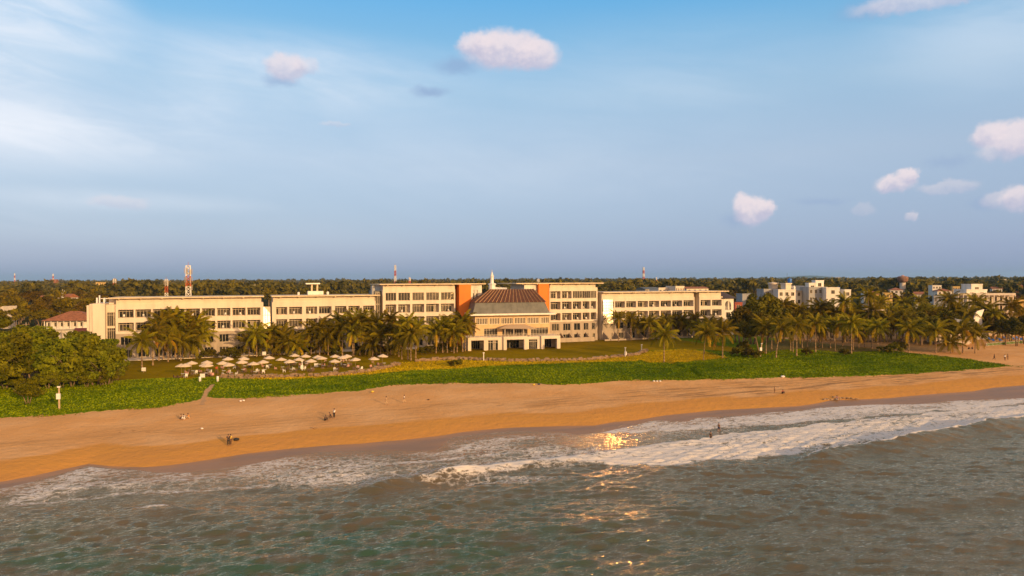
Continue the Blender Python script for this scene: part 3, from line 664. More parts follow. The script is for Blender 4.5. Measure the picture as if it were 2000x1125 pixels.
for a, b, n in ((-15.6, -11.0, 5), (-9.4, -.6, 9), (.3, 6.6, 6)): window(Hc, a+.02, yw+.12, 6.42, b-a-.04, 2.46, n, ['glass_mid', 'mixed', 'glass_dark'], transom=True)
# podium with portals
m = MB(); p0, p1 = hu(916, 20), hu(1089.5, 20); yp = -20.0; PZ = 6.55
port = [(hu(922.5, 20), hu(945.5, 20)), (hu(954.5, 20), hu(973.5, 20)), (hu(989.5, 20), hu(1021, 20)), (hu(1031, 20), hu(1047, 20)), (hu(1059.5, 20), hu(1081.5, 20))]
c = p0
for a, b in port: m.box(c, a, yp, yp+.4, 2.3, 5.7); c = b
m.box(c, p1, yp, yp+.4, 2.3, 5.7).box(p0, p1, yp, yp+.4, 5.7, PZ)
m.box(p0, p1, yp+.4, yw+2, 5.9, PZ-.004).box(p0, p0+.3, yp+.4, yw+2, 2.3, 5.9).box(p1-.3, p1, yp+.4, yw+2, 2.3, 5.9).box(p0+.3, p1-.3, -14.5, -14.2, 2.3, 5.9)
m.build('terrace_podium', M['wall'], Hc)
for (a, b) in (port[0], port[2], port[4]):
    m = MB(); m.box(a-1.15, a-.12, yp-.8, yp-.003, 2.3, 5.75).box(b+.12, b+1.15, yp-.8, yp-.003, 2.3, 5.75).box(a-1.15, b+1.15, yp-.8, yp-.003, 5.75, 6.75)
    m.build('portal_surround', M['wall'], Hc)
for i in (1, 3): window(Hc, port[i][0]+.02, yp+.1, 2.4, port[i][1]-port[i][0]-.04, 3.25, 4, ['mixed', 'glass_mid'], transom=True)
for i in (0, 2, 4): window(Hc, port[i][0]+.1, -14.62, 2.4, port[i][1]-port[i][0]-.2, 3.2, 5, ['glass_dark'], transom=True)
rail(Hc, p0+.2, p1-.2, yp+.1, PZ, .95, 1.2)
# canopy on slender posts
m = MB(); c0, c1 = hu(972, 17), hu(1042, 17)
m.add([(c0, -18.5, 9.2), (c1, -18.5, 8.9), (c1-1, -13, 9.5), (c0+1, -13, 9.5), ((c0+c1)/2-3, -15.5, 10.3), ((c0+c1)/2+3, -15.5, 10.3)], [(0,1,5,4),(1,2,5),(2,3,4,5),(3,0,4),(3,2,1,0)]); m.build('canopy', M['tan'], Hc)
m = MB(); m.bar((c0+2, -17.6, PZ), (c0+2, -17.6, 9.3), .12); m.build('canopy_post', M['frame'], Hc)
for x in (c0+5, c1-4.5, c1-2): link('canopy_post', m.mesh('canopy_post', M['frame']), Hc, (x-c0-2, 0, 0))
# white chairs on the balconies
m = MB(); m.box(-.25, .25, -.25, .25, .38, .44).box(-.25, .25, .2, .27, .44, .95)
for a, b in ((-.24, -.24), (.18, -.24), (-.24, .18), (.18, .18)): m.box(a, a+.06, b, b+.06, 0, .38)
m.box(-.27, -.22, -.24, .22, .6, .65).box(.22, .27, -.24, .22, .6, .65)
chair = m.mesh('balcony_chair', M['whitepaint'])
def wpos(u, y, z): return Vector((HO[0]+u*CT-y*ST, HO[1]+u*ST+y*CT, z))
for nm, bs, fl in (('first hotel wing', bA, FL4[2:]), ('second hotel wing', bB, FL4[2:]), ('strip-windowed tower', bC, FL5[2:]), ('east tower', bD, FL5[2:]), ('garden-terrace wing', bE+bE2, FL4[2:])):
    for zlo, zhi, _ in fl:
        for a, b in bs:
            if random.random() < .55:
                o = link('balcony_chair', chair, None, wpos(a+(b-a)*random.uniform(.3, .7), .8, zlo)); o.rotation_euler.z = TH+random.uniform(-.6, .6)
                tag(o, 'small white chair standing on a hotel balcony', 'chair', 'white chairs on the hotel balconies')
# paved terrace along the hotel foot
m = MB(); m.box(hu(228), hu(520), -7, -.01, 2.3, 2.62).box(hu(520)+.01, hu(870), -6, -.01, 2.3, 2.6); o = m.build('terrace', M['wall'], None, loc=HO); o.rotation_euler.z = TH; tag(o, kind='structure')
# ---------------------------------------------------------------- plants
def leaf_cloud(seed, nclump, nq, rx, ry, rz, cz, size, clump_r=.33, flat=.75, low=-.25):
    """many small leaf quads gathered in clumps through an uneven crown"""
    r = np.random.default_rng(seed)
    d = r.normal(size=(nclump, 3)); d /= np.linalg.norm(d, axis=1)[:, None]; d[:, 2] = np.where(d[:, 2] < low, -d[:, 2]*.5, d[:, 2])
    rad = r.uniform(.45, 1.0, nclump)[:, None]*(1+.22*np.sin(d[:, :1]*4+seed)+.15*np.cos(d[:, 1:2]*5+seed))
    c = d*rad*np.array([rx, ry, rz])*.82
    k = r.integers(0, nclump, nq); e = r.normal(size=(nq, 3)); e /= np.linalg.norm(e, axis=1)[:, None]
    cr = (r.uniform(.6, 1.3, nclump)*clump_r)[k][:, None]*np.array([rx, ry, rz*flat*1.1])*(r.uniform(.3, 1, nq)**.45)[:, None]
    p = c[k]+e*cr; p[:, 2] += cz
    nrm = e*.9+r.normal(size=(nq, 3))*.55+np.array([0, 0, .35]); nrm /= np.linalg.norm(nrm, axis=1)[:, None]
    a = np.cross(nrm, r.normal(size=(nq, 3))); a /= np.linalg.norm(a, axis=1)[:, None]; b = np.cross(nrm, a)
    s = (size*r.uniform(.55, 1.3, nq))[:, None]; a = a*s; b = b*s*.62
    V = np.stack([p-a, p-b*.9, p+a, p+b], 1).reshape(-1, 3); Q = np.arange(nq*4).reshape(-1, 4)
    tint = np.repeat(np.clip(r.uniform(0, 1, nclump)[k]*.55+r.uniform(0, 1, nq)*.45, 0, 1), 4)
    return V, Q, tint
def palm_crown(seed, nf=24, L_=4.3, young=False, droop=1.0):
    r = np.random.default_rng(seed); Vs = []; Ts = []
    for i in range(nf):
        az = i*2.399+r.uniform(-.25, .25); f = (i+.5)/nf
        el = R(78)-f*R(118)*(.9 if not young else .65)+r.uniform(-.12, .12); Lf = L_*r.uniform(.82, 1.12)*(.8 if f < .12 else 1)
        dry = f > .9 and r.uniform() < .6; tint = .93+.07*r.uniform() if dry else r.uniform(.05, .82)*(1.0-.25*f)
        n = 11; p = np.zeros((n+1, 3)); dirs = []; e = el; h = np.array([math.cos(az), math.sin(az), 0])
        for s in range(n):
            e_ = e-(s/n)**1.3*R(75)*droop*(.7+.6*f); e_ = max(e_, -R(86)); dv_ = h*math.cos(e_)+np.array([0, 0, math.sin(e_)]); dirs.append(dv_); p[s+1] = p[s]+dv_*Lf/n
        side = np.cross(h, [0, 0, 1.0]); side /= np.linalg.norm(side)
        for s in range(n):
            up = np.cross(side, dirs[s]); w = .05
            Vs.append([p[s]-side*w, p[s]+side*w, p[s+1]+side*w*.7, p[s+1]-side*w*.7]); Ts.append([min(1, tint+.2)]*4 if not dry else [tint]*4)
            if s == 0: continue
            ll = .95*math.sin(math.pi*min(1, (s+1.2)/(n+1.2)))**.6*r.uniform(.85, 1.1)*(1-.35*s/n)+.1
            for q in (0, .5):
                b0 = p[s]+(p[s+1]-p[s])*q
                for sg in (-1, 1):
                    out_ = side*sg*.80+dirs[s]*.45-up*(.28+.45*r.uniform())*(1 if up[2] > 0 else -1); out_[2] -= .28; out_ /= np.linalg.norm(out_)
                    wv_ = dirs[s]*.085; tip = b0+out_*ll
                    Vs.append([b0-wv_, b0+wv_, tip+wv_*.45, tip-wv_*.45]); tt = np.clip(tint+r.uniform(-.1, .1), 0, 1 if dry else .84); Ts.append([tt]*4)
    V = np.array(Vs).reshape(-1, 3); return V, np.arange(len(V)).reshape(-1, 4), np.array(Ts).ravel()
def taper_trunk(pts, rads, mtl, name='trunk', n=7):
    m = MB()
    for (a, b, r0, r1) in zip(pts[:-1], pts[1:], rads[:-1], rads[1:]): m.bar(a, b, r0, r1, n)
    return m
PCROWN = [np_mesh('crown', *palm_crown(11+i, (22, 25, 20, 26, 23)[i], (4.3, 4.6, 4.0, 4.4, 4.7)[i], droop=(1, .9, 1.15, 1.05, .8)[i])[:2], M['palm_leaf'], attrs=dict(tint=palm_crown(11+i, (22, 25, 20, 26, 23)[i], (4.3, 4.6, 4.0, 4.4, 4.7)[i], droop=(1, .9, 1.15, 1.05, .8)[i])[2])) for i in range(5)]
PTRUNK = []
for i in range(4):                          # curved, ringed stems, 10 m long, leaning 1.4 m along x
    m = MB(); k = 9; lean = (0, .9, 1.6, 2.4)[i]; bow = (.15, .5, .3, .8)[i]
    P = [Vector((lean*(s/k)**1.6, bow*math.sin(math.pi*s/k)*.5, 10*s/k)) for s in range(k+1)]; rr_ = [.21-.10*(s/k)**.6 for s in range(k+1)]; rr_[0] = .30
    for s in range(k): m.bar(P[s], P[s+1], rr_[s], rr_[s+1]*1.05, 7)
    PTRUNK.append((m.mesh('trunk', M['palm_bark'], True), P[-1]))
cm = MB()
for i in range(7):
    a = i*.9; cm.ball((math.cos(a)*.27, math.sin(a)*.27, -.35-.08*(i % 2)), .14, n=6)
COCO = cm.mesh('coconut_cluster', M['palm_leaf'], True)
def palm(x, y, zb, h, label, group, seed, lean=None, cs=1.0):
    r = random.Random(seed); k = r.randrange(4) if lean is None else lean
    o = empty('coconut_palm', (x, y, zb-.1), label, 'palm tree', r.uniform(0, 6.28), group)
    me, tip = PTRUNK[k]; s = h/10
    t_ = link('trunk', me, o); t_.scale = (min(1.3, .55+.5*s), min(1.3, .55+.5*s), s)
    c = link('crown', r.choice(PCROWN), o, (tip.x*t_.scale[0], tip.y*t_.scale[1], h-.05)); c.rotation_euler = (r.uniform(-.12, .12), r.uniform(-.12, .12), r.uniform(0, 6.28)); q = cs*r.uniform(.88, 1.12); c.scale = (q, q, q)
    n = link('coconut_cluster', COCO, o, (tip.x*t_.scale[0], tip.y*t_.scale[1], h-.05)) if r.random() < .7 else None
    return o
def palms(lst, group, phrase, cs=1.0, zb=None, lean=None):
    lst = sorted(lst); cs *= 1.22
    for i, (cx, cy, bx, by) in enumerate(lst):
        g = on(bx, by); D_ = g.y; ztop = zat(cx, cy, D_); h = ztop-g.z; x = xat(cx, D_)
        h = max(3.2, h); hh = 'tall' if h > 9.5 else 'low' if h < 5.5 else 'medium'
        p_ = palm(g.x, g.y, g.z, h, f'{hh} coconut palm, {ordn(i)} from the left {phrase}', group, int(bx*7+by*3), lean if lean is not None else (0 if abs(x-g.x) < .8 else 2), cs)
        if abs(x-g.x) >= .8:                # lean the stem the way it leans in life
            tipx = 1.6*min(1.3, .55+.05*h); p_.rotation_euler.z = 0 if x > g.x else math.pi
            f = min(2.2, abs(x-g.x)/tipx)
            for ch in p_.children:
                if ch.name.startswith('trunk'): ch.scale.x *= f
                else: ch.location.x *= f
palms([(276,664,276,717),(297,650,297,714),(331,640,331,701),(352,664,352,705),(387,631,383,697),(315,625,318,702),(339,619,341,699),(355,627,357,698),(397,649,392,697),(342,646,346,703),(306,636,309,705),(371,645,369,700),(324,660,327,707),(378,668,376,700)],
      'palms before the long hotel wing', 'in the clump before the long hotel wing')
palms([(498,651,500,697),(532,647,530,694),(541,660,545,693),(565,666,562,695),(484,668,486,696),(520,668,519,694),(551,650,553,691),(579,672,578,694)], 'palms by the glazed bay', 'in the clump by the bright glazed bay')
palms([(622,641,623,693),(606,650,607,692),(662,624,662,692),(684,632,688,695),(689,650,690,696),(701,624,702,694),(671,640,668,694),(640,652,640,694),(720,650,722,694),(712,636,713,693),(735,631,735,694),(744,652,743,696),(761,622,762,694),(757,642,756,695),
       (778,650,778,697),(797,628,796,703),(797,652,802,704),(784,662,784,702),(812,641,811,700),(727,668,727,696),(773,634,771,693),(652,662,652,692),(632,668,634,692)], 'palms before the strip-windowed tower', 'in the row before the second wing and tower')
palms([(850,645,851,690),(863,636,864,689),(874,652,873,689),(885,650,886,690),(900,625,903,687),(910,638,908,686),(893,640,892,688),(880,636,881,687)], 'palms beside the tiled hall', 'in the knot beside the tiled hall')
palms([(1208,620,1208,667),(1234,620,1232,665),(1247,632,1247,663),(1259,634,1259,664),(1268,630,1267,665),(1281,636,1281,663),(1300,626,1300,662),(1320,626,1321,659),(1330,624,1331,659),(1342,633,1342,659),(1358,620,1358,660),(1350,634,1350,660),(1385,630,1386,666),(1366,636,1367,663)],
      'palms along the garden terraces', 'in the line along the garden terraces', .85)
palms([(1297,652,1297,708),(1380,648,1374,704),(1413,645,1411,700),(1398,640,1397,676)], 'palms by the yellow flower patch', 'around the yellow flower patch')
palms([(1497,638,1496,692),(1527,640,1516,699),(1541,634,1544,686),(1549,640,1549,688),(1559,632,1556,696),(1567,640,1567,679),(1580,636,1577,677),(1595,630,1593,688),(1599,640,1600,678),(1610,640,1606,680),(1637,634,1631,686),(1648,640,1646,677),
       (1665,630,1663,691),(1669,644,1667,684),(1677,647,1677,680),(1716,636,1715,686),(1725,644,1722,670),(1508,630,1507,682),(1625,632,1622,680),(1690,636,1689,678),(1702,640,1703,682)], 'palms of the shaded grove', 'along the front of the shaded grove', .92)
palms([(1646,588,1650,668),(1697,576,1696,668),(1527,596,1530,666),(1603,600,1600,666),(1672,606,1672,666),(1560,604,1563,666),(1632,610,1630,667),(1580,612,1583,666),(1720,590,1718,667),(1708,606,1706,668),(1655,612,1657,667),(1616,600,1613,664)], 'tall palms at the back of the grove', 'at the back of the grove')
palms([(1772,642,1775,690),(1828,644,1828,690),(1857,668,1857,690),(1883,640,1881,690),(1907,652,1905,690),(1941,612,1941,662),(1975,596,1977,661),(1764,616,1763,668),(1807,604,1805,662),(1854,584,1855,660),(1905,588,1906,658),(1881,614,1880,660),(1956,648,1958,664),
       (1740,606,1741,664),(1786,612,1785,662),(1824,606,1823,660),(1840,622,1841,664),(1765,590,1764,656),(1797,586,1796,655),(1868,602,1867,660),(1893,612,1893,662),(1925,604,1926,660),(1752,636,1751,668),(1812,634,1813,668),(1846,640,1847,670),(1790,640,1791,672),(1990,610,1991,660),(1732,622,1733,668),(1776,628,1777,664)],
      'palms around the neighbouring resort', 'around the neighbouring resort', 1.0)

def tree_mesh(seed, nclump, nq, rx, rz, cz, size, m, trunk_h=None, multi=1, flat=.75, low=-.25, cr=.33):
    V, Q, T_ = leaf_cloud(seed, nclump, nq, rx, rx*.95, rz, cz, size, cr, flat, low)
    crown = np_mesh('crown', V, Q, M[m], attrs=dict(tint=T_))
    r = random.Random(seed); b = MB(); th = cz
    for k in range(multi):
        a = 6.28*k/multi+r.uniform(-.4, .4); sp = .25*rx if multi > 1 else 0
        p0 = Vector((math.cos(a)*.15*multi, math.sin(a)*.15*multi, -.3)); p1 = Vector((math.cos(a)*sp, math.sin(a)*sp, th*.55)); p2 = Vector((math.cos(a)*(sp+rx*.3), math.sin(a)*(sp+rx*.3), th*1.05))
        r0 = .055*cz/multi**.4
        b.bar(p0, p1, r0, r0*.7, 7); b.bar(p1, p2, r0*.68, r0*.3, 6)
        for j in range(3): 
            e = a+r.uniform(-1.6, 1.6); b.bar(p1.lerp(p2, .3*j), p1.lerp(p2, .3*j)+Vector((math.cos(e)*rx*.5, math.sin(e)*rx*.5, rz*.5)), r0*.35, r0*.12, 5)
    return crown, b.mesh('trunk', M['bark'], True)
T_SEA = [tree_mesh(100+i, 46, 7500, 5.6, 3.9, 4.9, .34, 'leaf_green', multi=3, low=-.75, cr=.27) for i in range(3)]
T_DARK = [tree_mesh(120+i, 40, 5200, 4.4, 4.6, 6.6, .34, 'leaf_dark', multi=2, low=-.6, cr=.30) for i in range(3)]
T_OLI = [tree_mesh(140+i, 34, 2600, 5.4, 4.2, 7.0, .50, 'leaf_olive', multi=2, low=-.5, cr=.30) for i in range(4)]
T_FAR = [tree_mesh(160+i, 26, 900, 5.6, 4.2, 7.2, .85, m_, low=-.6, cr=.32) for i, m_ in enumerate(('leaf_olive', 'leaf_dark', 'forest', 'leaf_olive'))]
T_SHRUB = [tree_mesh(180+i, 16, 1300, 1.5, 1.0, 1.05, .17, 'leaf_dark', low=-.6) for i in range(3)]
def tree(kind, mats_, x, y, s, label, cat, group, rz=None, sz=1.0, zb=None):
    z = gz(x, y) if zb is None else zb
    o = empty(kind, (x, y, z), label, cat, random.uniform(0, 6.28) if rz is None else rz, group)
    c, tr = mats_; k = link('trunk', tr, o); k.scale = (s, s, s*sz); k = link('crown', c, o); k.scale = (s, s, s*sz); return o
# beach trees at the west end
TW = [(18,757,652,0),(62,752,655,1),(104,752,664,2),(150,751,660,0),(186,752,656,1),(200,745,664,2),(36,742,640,1),(84,740,648,2),(128,740,650,0),(172,742,652,1),(10,728,622,2),(58,728,640,0),(-25,770,670,1),(-10,745,640,0),(204,752,684,0)]
for i, (px, by, ty, k) in enumerate(sorted(TW)):
    p = on(px, by); h = zat(px, ty, p.y)-p.z; tree('beach_tree', T_SEA[k], p.x, p.y, h/8.8, f'bushy green beach tree with several stems, {ordn(i)} along the thicket beside the grass', 'tree', 'beach trees beside the creeping grass')
for i, (px, by, s) in enumerate(sorted([(8,760,.42),(30,762,.36),(76,757,.34),(92,760,.40),(120,757,.38),(138,756,.44),(168,757,.36),(196,754,.42),(214,750,.40),(226,742,.38),(160,748,.5),(108,750,.46),(236,732,.34)])):
    p = on(px, by); tree('beach_shrub', T_SEA[i % 3], p.x, p.y, s, f'low leafy shrub, {ordn(i)} along the foot of the beach trees', 'shrub', 'shrubs under the beach trees')
p = on(52, 790); tree('small_tree', T_SEA[1], p.x, p.y, .52, 'small lone tree with thin foliage standing on the open grass', 'tree', None)
# dark trees between the hotel and the grove
TD = [(1448,676,592,0),(1470,672,578,1),(1494,670,572,2),(1520,668,590,0),(1546,666,592,1),(1460,688,622,2),(1484,686,612,1),(1436,668,612,0),(1570,664,600,2),(1600,664,606,1),(1650,664,612,0),(1688,664,604,2),(1740,662,612,1),(1712,668,604,0),(1760,664,600,1),(1790,664,604,2),(1815,662,596,0),(1850,664,606,1),(1880,668,616,2),(1902,668,626,0),(1935,664,622,1),(1962,662,626,2),(1862,656,592,1),(1950,660,604,0),(1835,660,598,2),(1776,660,590,0),(1672,660,600,1),(1625,660,602,2),(1920,660,604,2),(1975,668,622,1),(1965,674,618,2),(1986,676,624,1),(2003,672,610,0),(1845,674,614,1),(1868,676,624,2),(1822,673,612,0),(1800,675,626,1),(1890,672,616,0)]
for i, (px, by, ty, k) in enumerate(sorted(TD)):
    p = on(px, by); h = zat(px, ty, p.y)-p.z; tree('broadleaf_tree', T_DARK[k], p.x, p.y, h/11.2, f'dense dark tree, {ordn(i)} in the belt running on from the white annex', 'tree', 'dark trees between hotel and grove')
# garden shrubs at the foot of the hotel
SH = [(436,700,1.1),(452,699,1.4),(470,698,1.2),(588,690,1.2),(604,691,1.0),(700,693,1.3),(716,692,1.5),(732,692,1.3),(748,692,1.2),(770,693,1.4),(822,692,1.0),(838,690,1.1),(852,688,1.2),(868,687,1.3),(884,687,1.2),(640,693,1.1),(656,693,1.2),(548,694,1.1),(1440,697,1.3),(1462,699,1.2),(1480,700,1.0),(1575,694,.9),(1745,690,1.3),(1756,688,1.5),(1650,694,.9),(1725,690,1.0),(1452,690,1.5),(880,716,.7),(892,716,.8),(400,700,1.0),(412,699,1.2)]
for i, (px, by, s) in enumerate(sorted(SH)):
    p = on(px, by); where = 'at the hotel foot' if px < 900 else 'beside the palm grove'
    tree('garden_shrub', T_SHRUB[i % 3], p.x, p.y, s*1.25, f'rounded dark green shrub, {ordn(i)} from the left, {where}', 'shrub', 'garden shrubs')
# trees inland: the nearer ones each by itself
occ = []
def inland(n, region, base, sc0, ph, kinds, seed, cat='tree'):
    r = random.Random(seed); c = 0; tries = 0; L_ = []
    while c < n and tries < n*60:
        tries += 1
        px = r.uniform(region[0], region[1]); Yd = math.exp(r.uniform(math.log(region[2]), math.log(region[3]))); x = xat(px, Yd)
        if any(abs(x-a)+abs(Yd-b) < 6.5+Yd*.006 for a, b in occ): continue
        if any(a-6 < x < b+6 and c_-6 < Yd < d_+6 for a, b, c_, d_ in CLEAR): continue
        occ.append((x, Yd)); L_.append((px, x, Yd)); c += 1
    for i, (px, x, Yd) in enumerate(sorted(L_)):
        q = r.choice(kinds); tree('inland_tree', q, x, Yd, sc0*r.uniform(.75, 1.25), f'{r.choice(("rounded", "spreading", "ragged"))} olive-green tree, {ordn(i)} from the left {ph}', cat, f'trees {ph}', zb=2.4, sz=r.uniform(.85, 1.15))
CLEAR = [(-200, -118, 175, 300), (-190, -150, 236, 420), (-215, -186, 190, 460)]
inland(62, (-60, 205, 225, 620), 0, 1.15, 'in the town wood beyond the stair tower', T_OLI, 1)
inland(40, (-60, 330, 620, 1100), 0, 1.3, 'far beyond the stair tower', T_FAR, 2)
inland(60, (300, 1440, 420, 1000), 0, 1.22, 'behind the hotel roofs', T_FAR, 3)
inland(46, (1440, 2060, 380, 1000), 0, 1.1, 'among the town houses', T_FAR, 4)
# everything farther off is one wood
def forest():
    r = np.random.default_rng(5); Vs = []; Ts = []; Qn = 0
    base = [leaf_cloud(200+i, 14, n, 6, 6, 4.5, 8.5, sz, .38, .8, -.7) for i, (n, sz) in enumerate(((190, 1.5), (190, 1.5), (64, 2.6), (64, 2.6), (30, 3.8)))]
    pv, pq, pt = palm_crown(77, 12, 4.6)
    def put(b, x, y, s, z=2.2, tv=0):
        V_, _, T_ = b; a = r.uniform(0, 6.28); ca, sa = math.cos(a), math.sin(a)
        W = np.stack([(V_[:, 0]*ca-V_[:, 1]*sa)*s+x, (V_[:, 0]*sa+V_[:, 1]*ca)*s+y, V_[:, 2]*s*r.uniform(.8, 1.15)+z], -1); Vs.append(W); Ts.append(np.clip(T_*.7+tv, 0, .85))
    for (y0, y1, n, ks, s0) in ((600, 1300, 1500, (0, 1), 1.3), (1300, 2600, 2400, (2, 3), 1.45), (2600, 6000, 4200, (4,), 1.7), (6000, 13000, 4200, (4,), 3.0)):
        Yd = np.exp(r.uniform(math.log(y0), math.log(y1), n)); T_ = r.uniform(-.95, .95, n)
        for yy, tt in zip(Yd, T_): put(base[ks[r.integers(len(ks))]], tt*yy, yy, s0*r.uniform(.7, 1.35), 2.2 if yy < 6000 else -14, r.uniform(-.1, .3))
    V_ = np.concatenate(Vs); me = np_mesh('forest', V_, np.arange(len(V_)).reshape(-1, 4), M['forest'], attrs=dict(tint=np.concatenate(Ts)))
    return me
tag(link('forest', forest()), 'wide olive-green wood stretching to the horizon behind the town', 'forest', kind='stuff')
# low hills on the horizon
hx = np.linspace(-9000, 9000, 160); hz = 12+26*np.clip(fbm(hx/900, hx*0, 3, 8)+.2, 0, 1)+70*np.exp(-((hx-6300)/700)**2)
Vh = np.concatenate([np.stack([hx, hx*0+13500, hz*0-40], -1), np.stack([hx, hx*0+14300, hz+6], -1), np.stack([hx, hx*0+15200, hz*0-40], -1)])
i = np.arange(159); Qh = np.concatenate([np.stack([i, i+1, i+161, i+160], -1), np.stack([i+160, i+161, i+321, i+320], -1)])
tag(link('hills', np_mesh('hills', Vh, Qh, M['forest'], True, dict(tint=Vh[:, 0]*0+.3))), kind='structure')
# creeping plants on the dune and the yellow flowers: uncountable ground cover
def cover(name, n, box_, test, size, hgt, mt, label, seed):
    r = np.random.default_rng(seed); u = r.uniform(box_[0], box_[1], n); v = r.uniform(box_[2], box_[3], n); k = test(u, v); u, v = u[k], v[k]
    x, y = xy(u, v); z = ground_z(x, y); n = len(x); p = np.stack([x, y, z+r.uniform(.02, hgt, n)], -1)
    nr = r.normal(size=(n, 3))*.42+np.array([0, 0, 1]); nr /= np.linalg.norm(nr, axis=1)[:, None]
    a = np.cross(nr, r.normal(size=(n, 3))); a /= np.linalg.norm(a, axis=1)[:, None]; b = np.cross(nr, a); s = (size*r.uniform(.5, 1.4, n))[:, None]
    V_ = np.stack([p-a*s, p-b*s*.7, p+a*s, p+b*s*.7], 1).reshape(-1, 3)
    T_ = np.clip(.45+.55*fbm(u*.22, v*.4, 3, seed)+.75*fbm(u*.045, v*.12, 3, seed+5)+np.clip((70-u)/260, -.1, .35)+r.uniform(-.3, .3, n), 0, .85)
    tag(link(name, np_mesh(name, V_, np.arange(n*4).reshape(-1, 4), M[mt], attrs=dict(tint=np.repeat(T_, 4)))), label, 'ground cover', kind='stuff')
def t_veg(u, v): ds, df, dv, dw = zone_d(u, v); return (yellow_d(u, v) < 0) & (dv > .3+2.4*fbm(u*.3, v*.5, 4, 2)-.7*(vnoise(u*3, v*3, 3) > .72)) & (vnoise(u*.5, v*.7, 8)+.5*vnoise(u*2, v*2, 9) > .22) & ((dw < 0) | (u > 150)) & (sdpoly(u, v, GROVE) < 0) & (polydist(u, v, PATH) > .8) & (ds < 75)
cover('ground_creeper', 420000, (-90, 205, 100, 185), t_veg, .17, .16, 'creeper', 'low bright green beach creeper covering the dune between sand and lawn', 31)
cover('yellow_flowers', 150000, (0, 150, 130, 185), lambda u, v: (yellow_d(u, v) > -.8+1.5*fbm(u*.5, v*.7, 3, 6)) & (polydist(u, v, PATH) > .8), .15, .32, 'yellow_flower', 'low yellow flowering plants along the rubble wall', 32)
# ---------------------------------------------------------------- the town
def house(kind, label, px0, px1, ytop, Yd, wallm, roofm='roofslab', roof='flat', floors=2, wins=4, depth=9, rot=0.0, cat='house', winm=None, rise=2.2, group=None, zb=2.3, verandah=False, parapet=.7):
    pm = (px0+px1)/2; w = (px1-px0)*Yd/F/(math.cos(rot)+abs(math.sin(rot))*.18); zt = zat(pm, ytop, Yd); x = xat(pm, Yd)
    o = empty(kind, (x, Yd, zb), label, cat, rot, group); H_ = zt-zb; hw = w/2
    if roof != 'flat': H_ -= rise
    fh = min(3.4, max(2.6, H_/floors)); base = H_-fh*floors
    if verandah:
        m = MB(); m.box(-hw, hw, 1.8, depth, 0, H_)
        for f in range(floors+1):
            z = base+f*fh if f else max(0, base); m.box(-hw, hw, 0, 1.8, z-.15, z+.15) if z < H_-.1 else None
        for i in range(wins+1):
            xx = -hw+i*(w-.3)/wins
            for f in range(floors): z = max(0, base+f*fh)+.151; m.box(xx, xx+.3, 0, .3, z, max(0, base+(f+1)*fh)-.151)
        m.box(-hw, hw, -.02, 1.8, H_-.15, H_+(parapet if roof == 'flat' else 0)); m.build('wall', wallm, o)
    else:
        m = MB(); m.box(-hw, hw, 0, depth, 0, H_+(0 if roof != 'flat' else 0))
        if roof == 'flat': m.box(-hw-.1, hw+.1, -.1, .1, H_-.1, H_+parapet-.3).box(-hw-.1, -hw+.1, .1, depth, H_-.1, H_+parapet-.3).box(hw-.1, hw+.1, .1, depth, H_-.1, H_+parapet-.3)
        m.build('wall', wallm, o)
    if roof == 'hip':
        e = .8; r_ = MB(); rid = max(.1, hw-depth*.45); r_.add([(-hw-e, -e, H_-.1), (hw+e, -e, H_-.1), (hw+e, depth+e, H_-.1), (-hw-e, depth+e, H_-.1), (-rid, depth/2, H_+rise), (rid, depth/2, H_+rise)], [(0,1,5,4),(1,2,5),(2,3,4,5),(3,0,4),(3,2,1,0)]); r_.build('roof', M[roofm], o)
    elif roof == 'gable':
        e = .7; r_ = MB(); r_.add([(-hw-e, -e, H_-.1), (hw+e, -e, H_-.1), (hw+e, depth+e, H_-.1), (-hw-e, depth+e, H_-.1), (-hw-e, depth/2, H_+rise), (hw+e, depth/2, H_+rise)], [(0,1,5,4),(2,3,4,5),(1,2,5),(3,0,4),(3,2,1,0)]); r_.build('roof', M[roofm], o)
    for f in range(floors):
        for i in range(wins):
            ww = min(1.6, w/wins*.55); xx = -hw+(i+.5)*w/wins-ww/2; z = max(0, base+f*fh)+.9
            window(o, xx, (1.72 if verandah else -.05), z, ww, fh*.5, 2, winm or ['glass_dark', 'glass_mid'])
    return o
# beyond the west end
o = house('tiled_house', 'long white house under a broad terracotta hip roof beside the stair tower', 88, 172, 609, 268, M['white_wall'], 'terracotta', 'hip', 1, 7, 14, TH*.4, rise=3.4, verandah=True)
o = house('shed', 'low shed with a dark red sheet roof behind the beach trees', 146, 176, 642, 236, M['white_wall'], 'red_roof', 'gable', 1, 2, 9, TH, rise=2.6, cat='shed')
house('town_house', 'small white house glimpsed among the olive trees', 77, 92, 577, 520, M['white_wall'], 'terracotta', 'gable', 2, 3, 8, .3, rise=1.5)
house('town_house', 'tan block with a square roof turret rising over the wood', 172, 190, 561, 900, M['yellow_wall'], floors=3, wins=4)
house('town_house', 'squat tan turret house on the skyline of the wood', 187, 199, 552, 905, M['yellow_wall'], floors=4, wins=2)
house('town_house', 'pale cream house by the street at the edge of the frame', 0, 6, 600, 330, M['wall'], floors=2, wins=1)
house('town_house', 'white hillside house showing above the second wing roof', 490, 504, 557, 760, M['white_wall'], floors=3, wins=2)
house('town_house', 'orange-roofed church hall beside the slim white minaret', 110, 134, 574, 480, M['white_wall'], 'terracotta', 'gable', 2, 4, 9, -.2, rise=2.5)
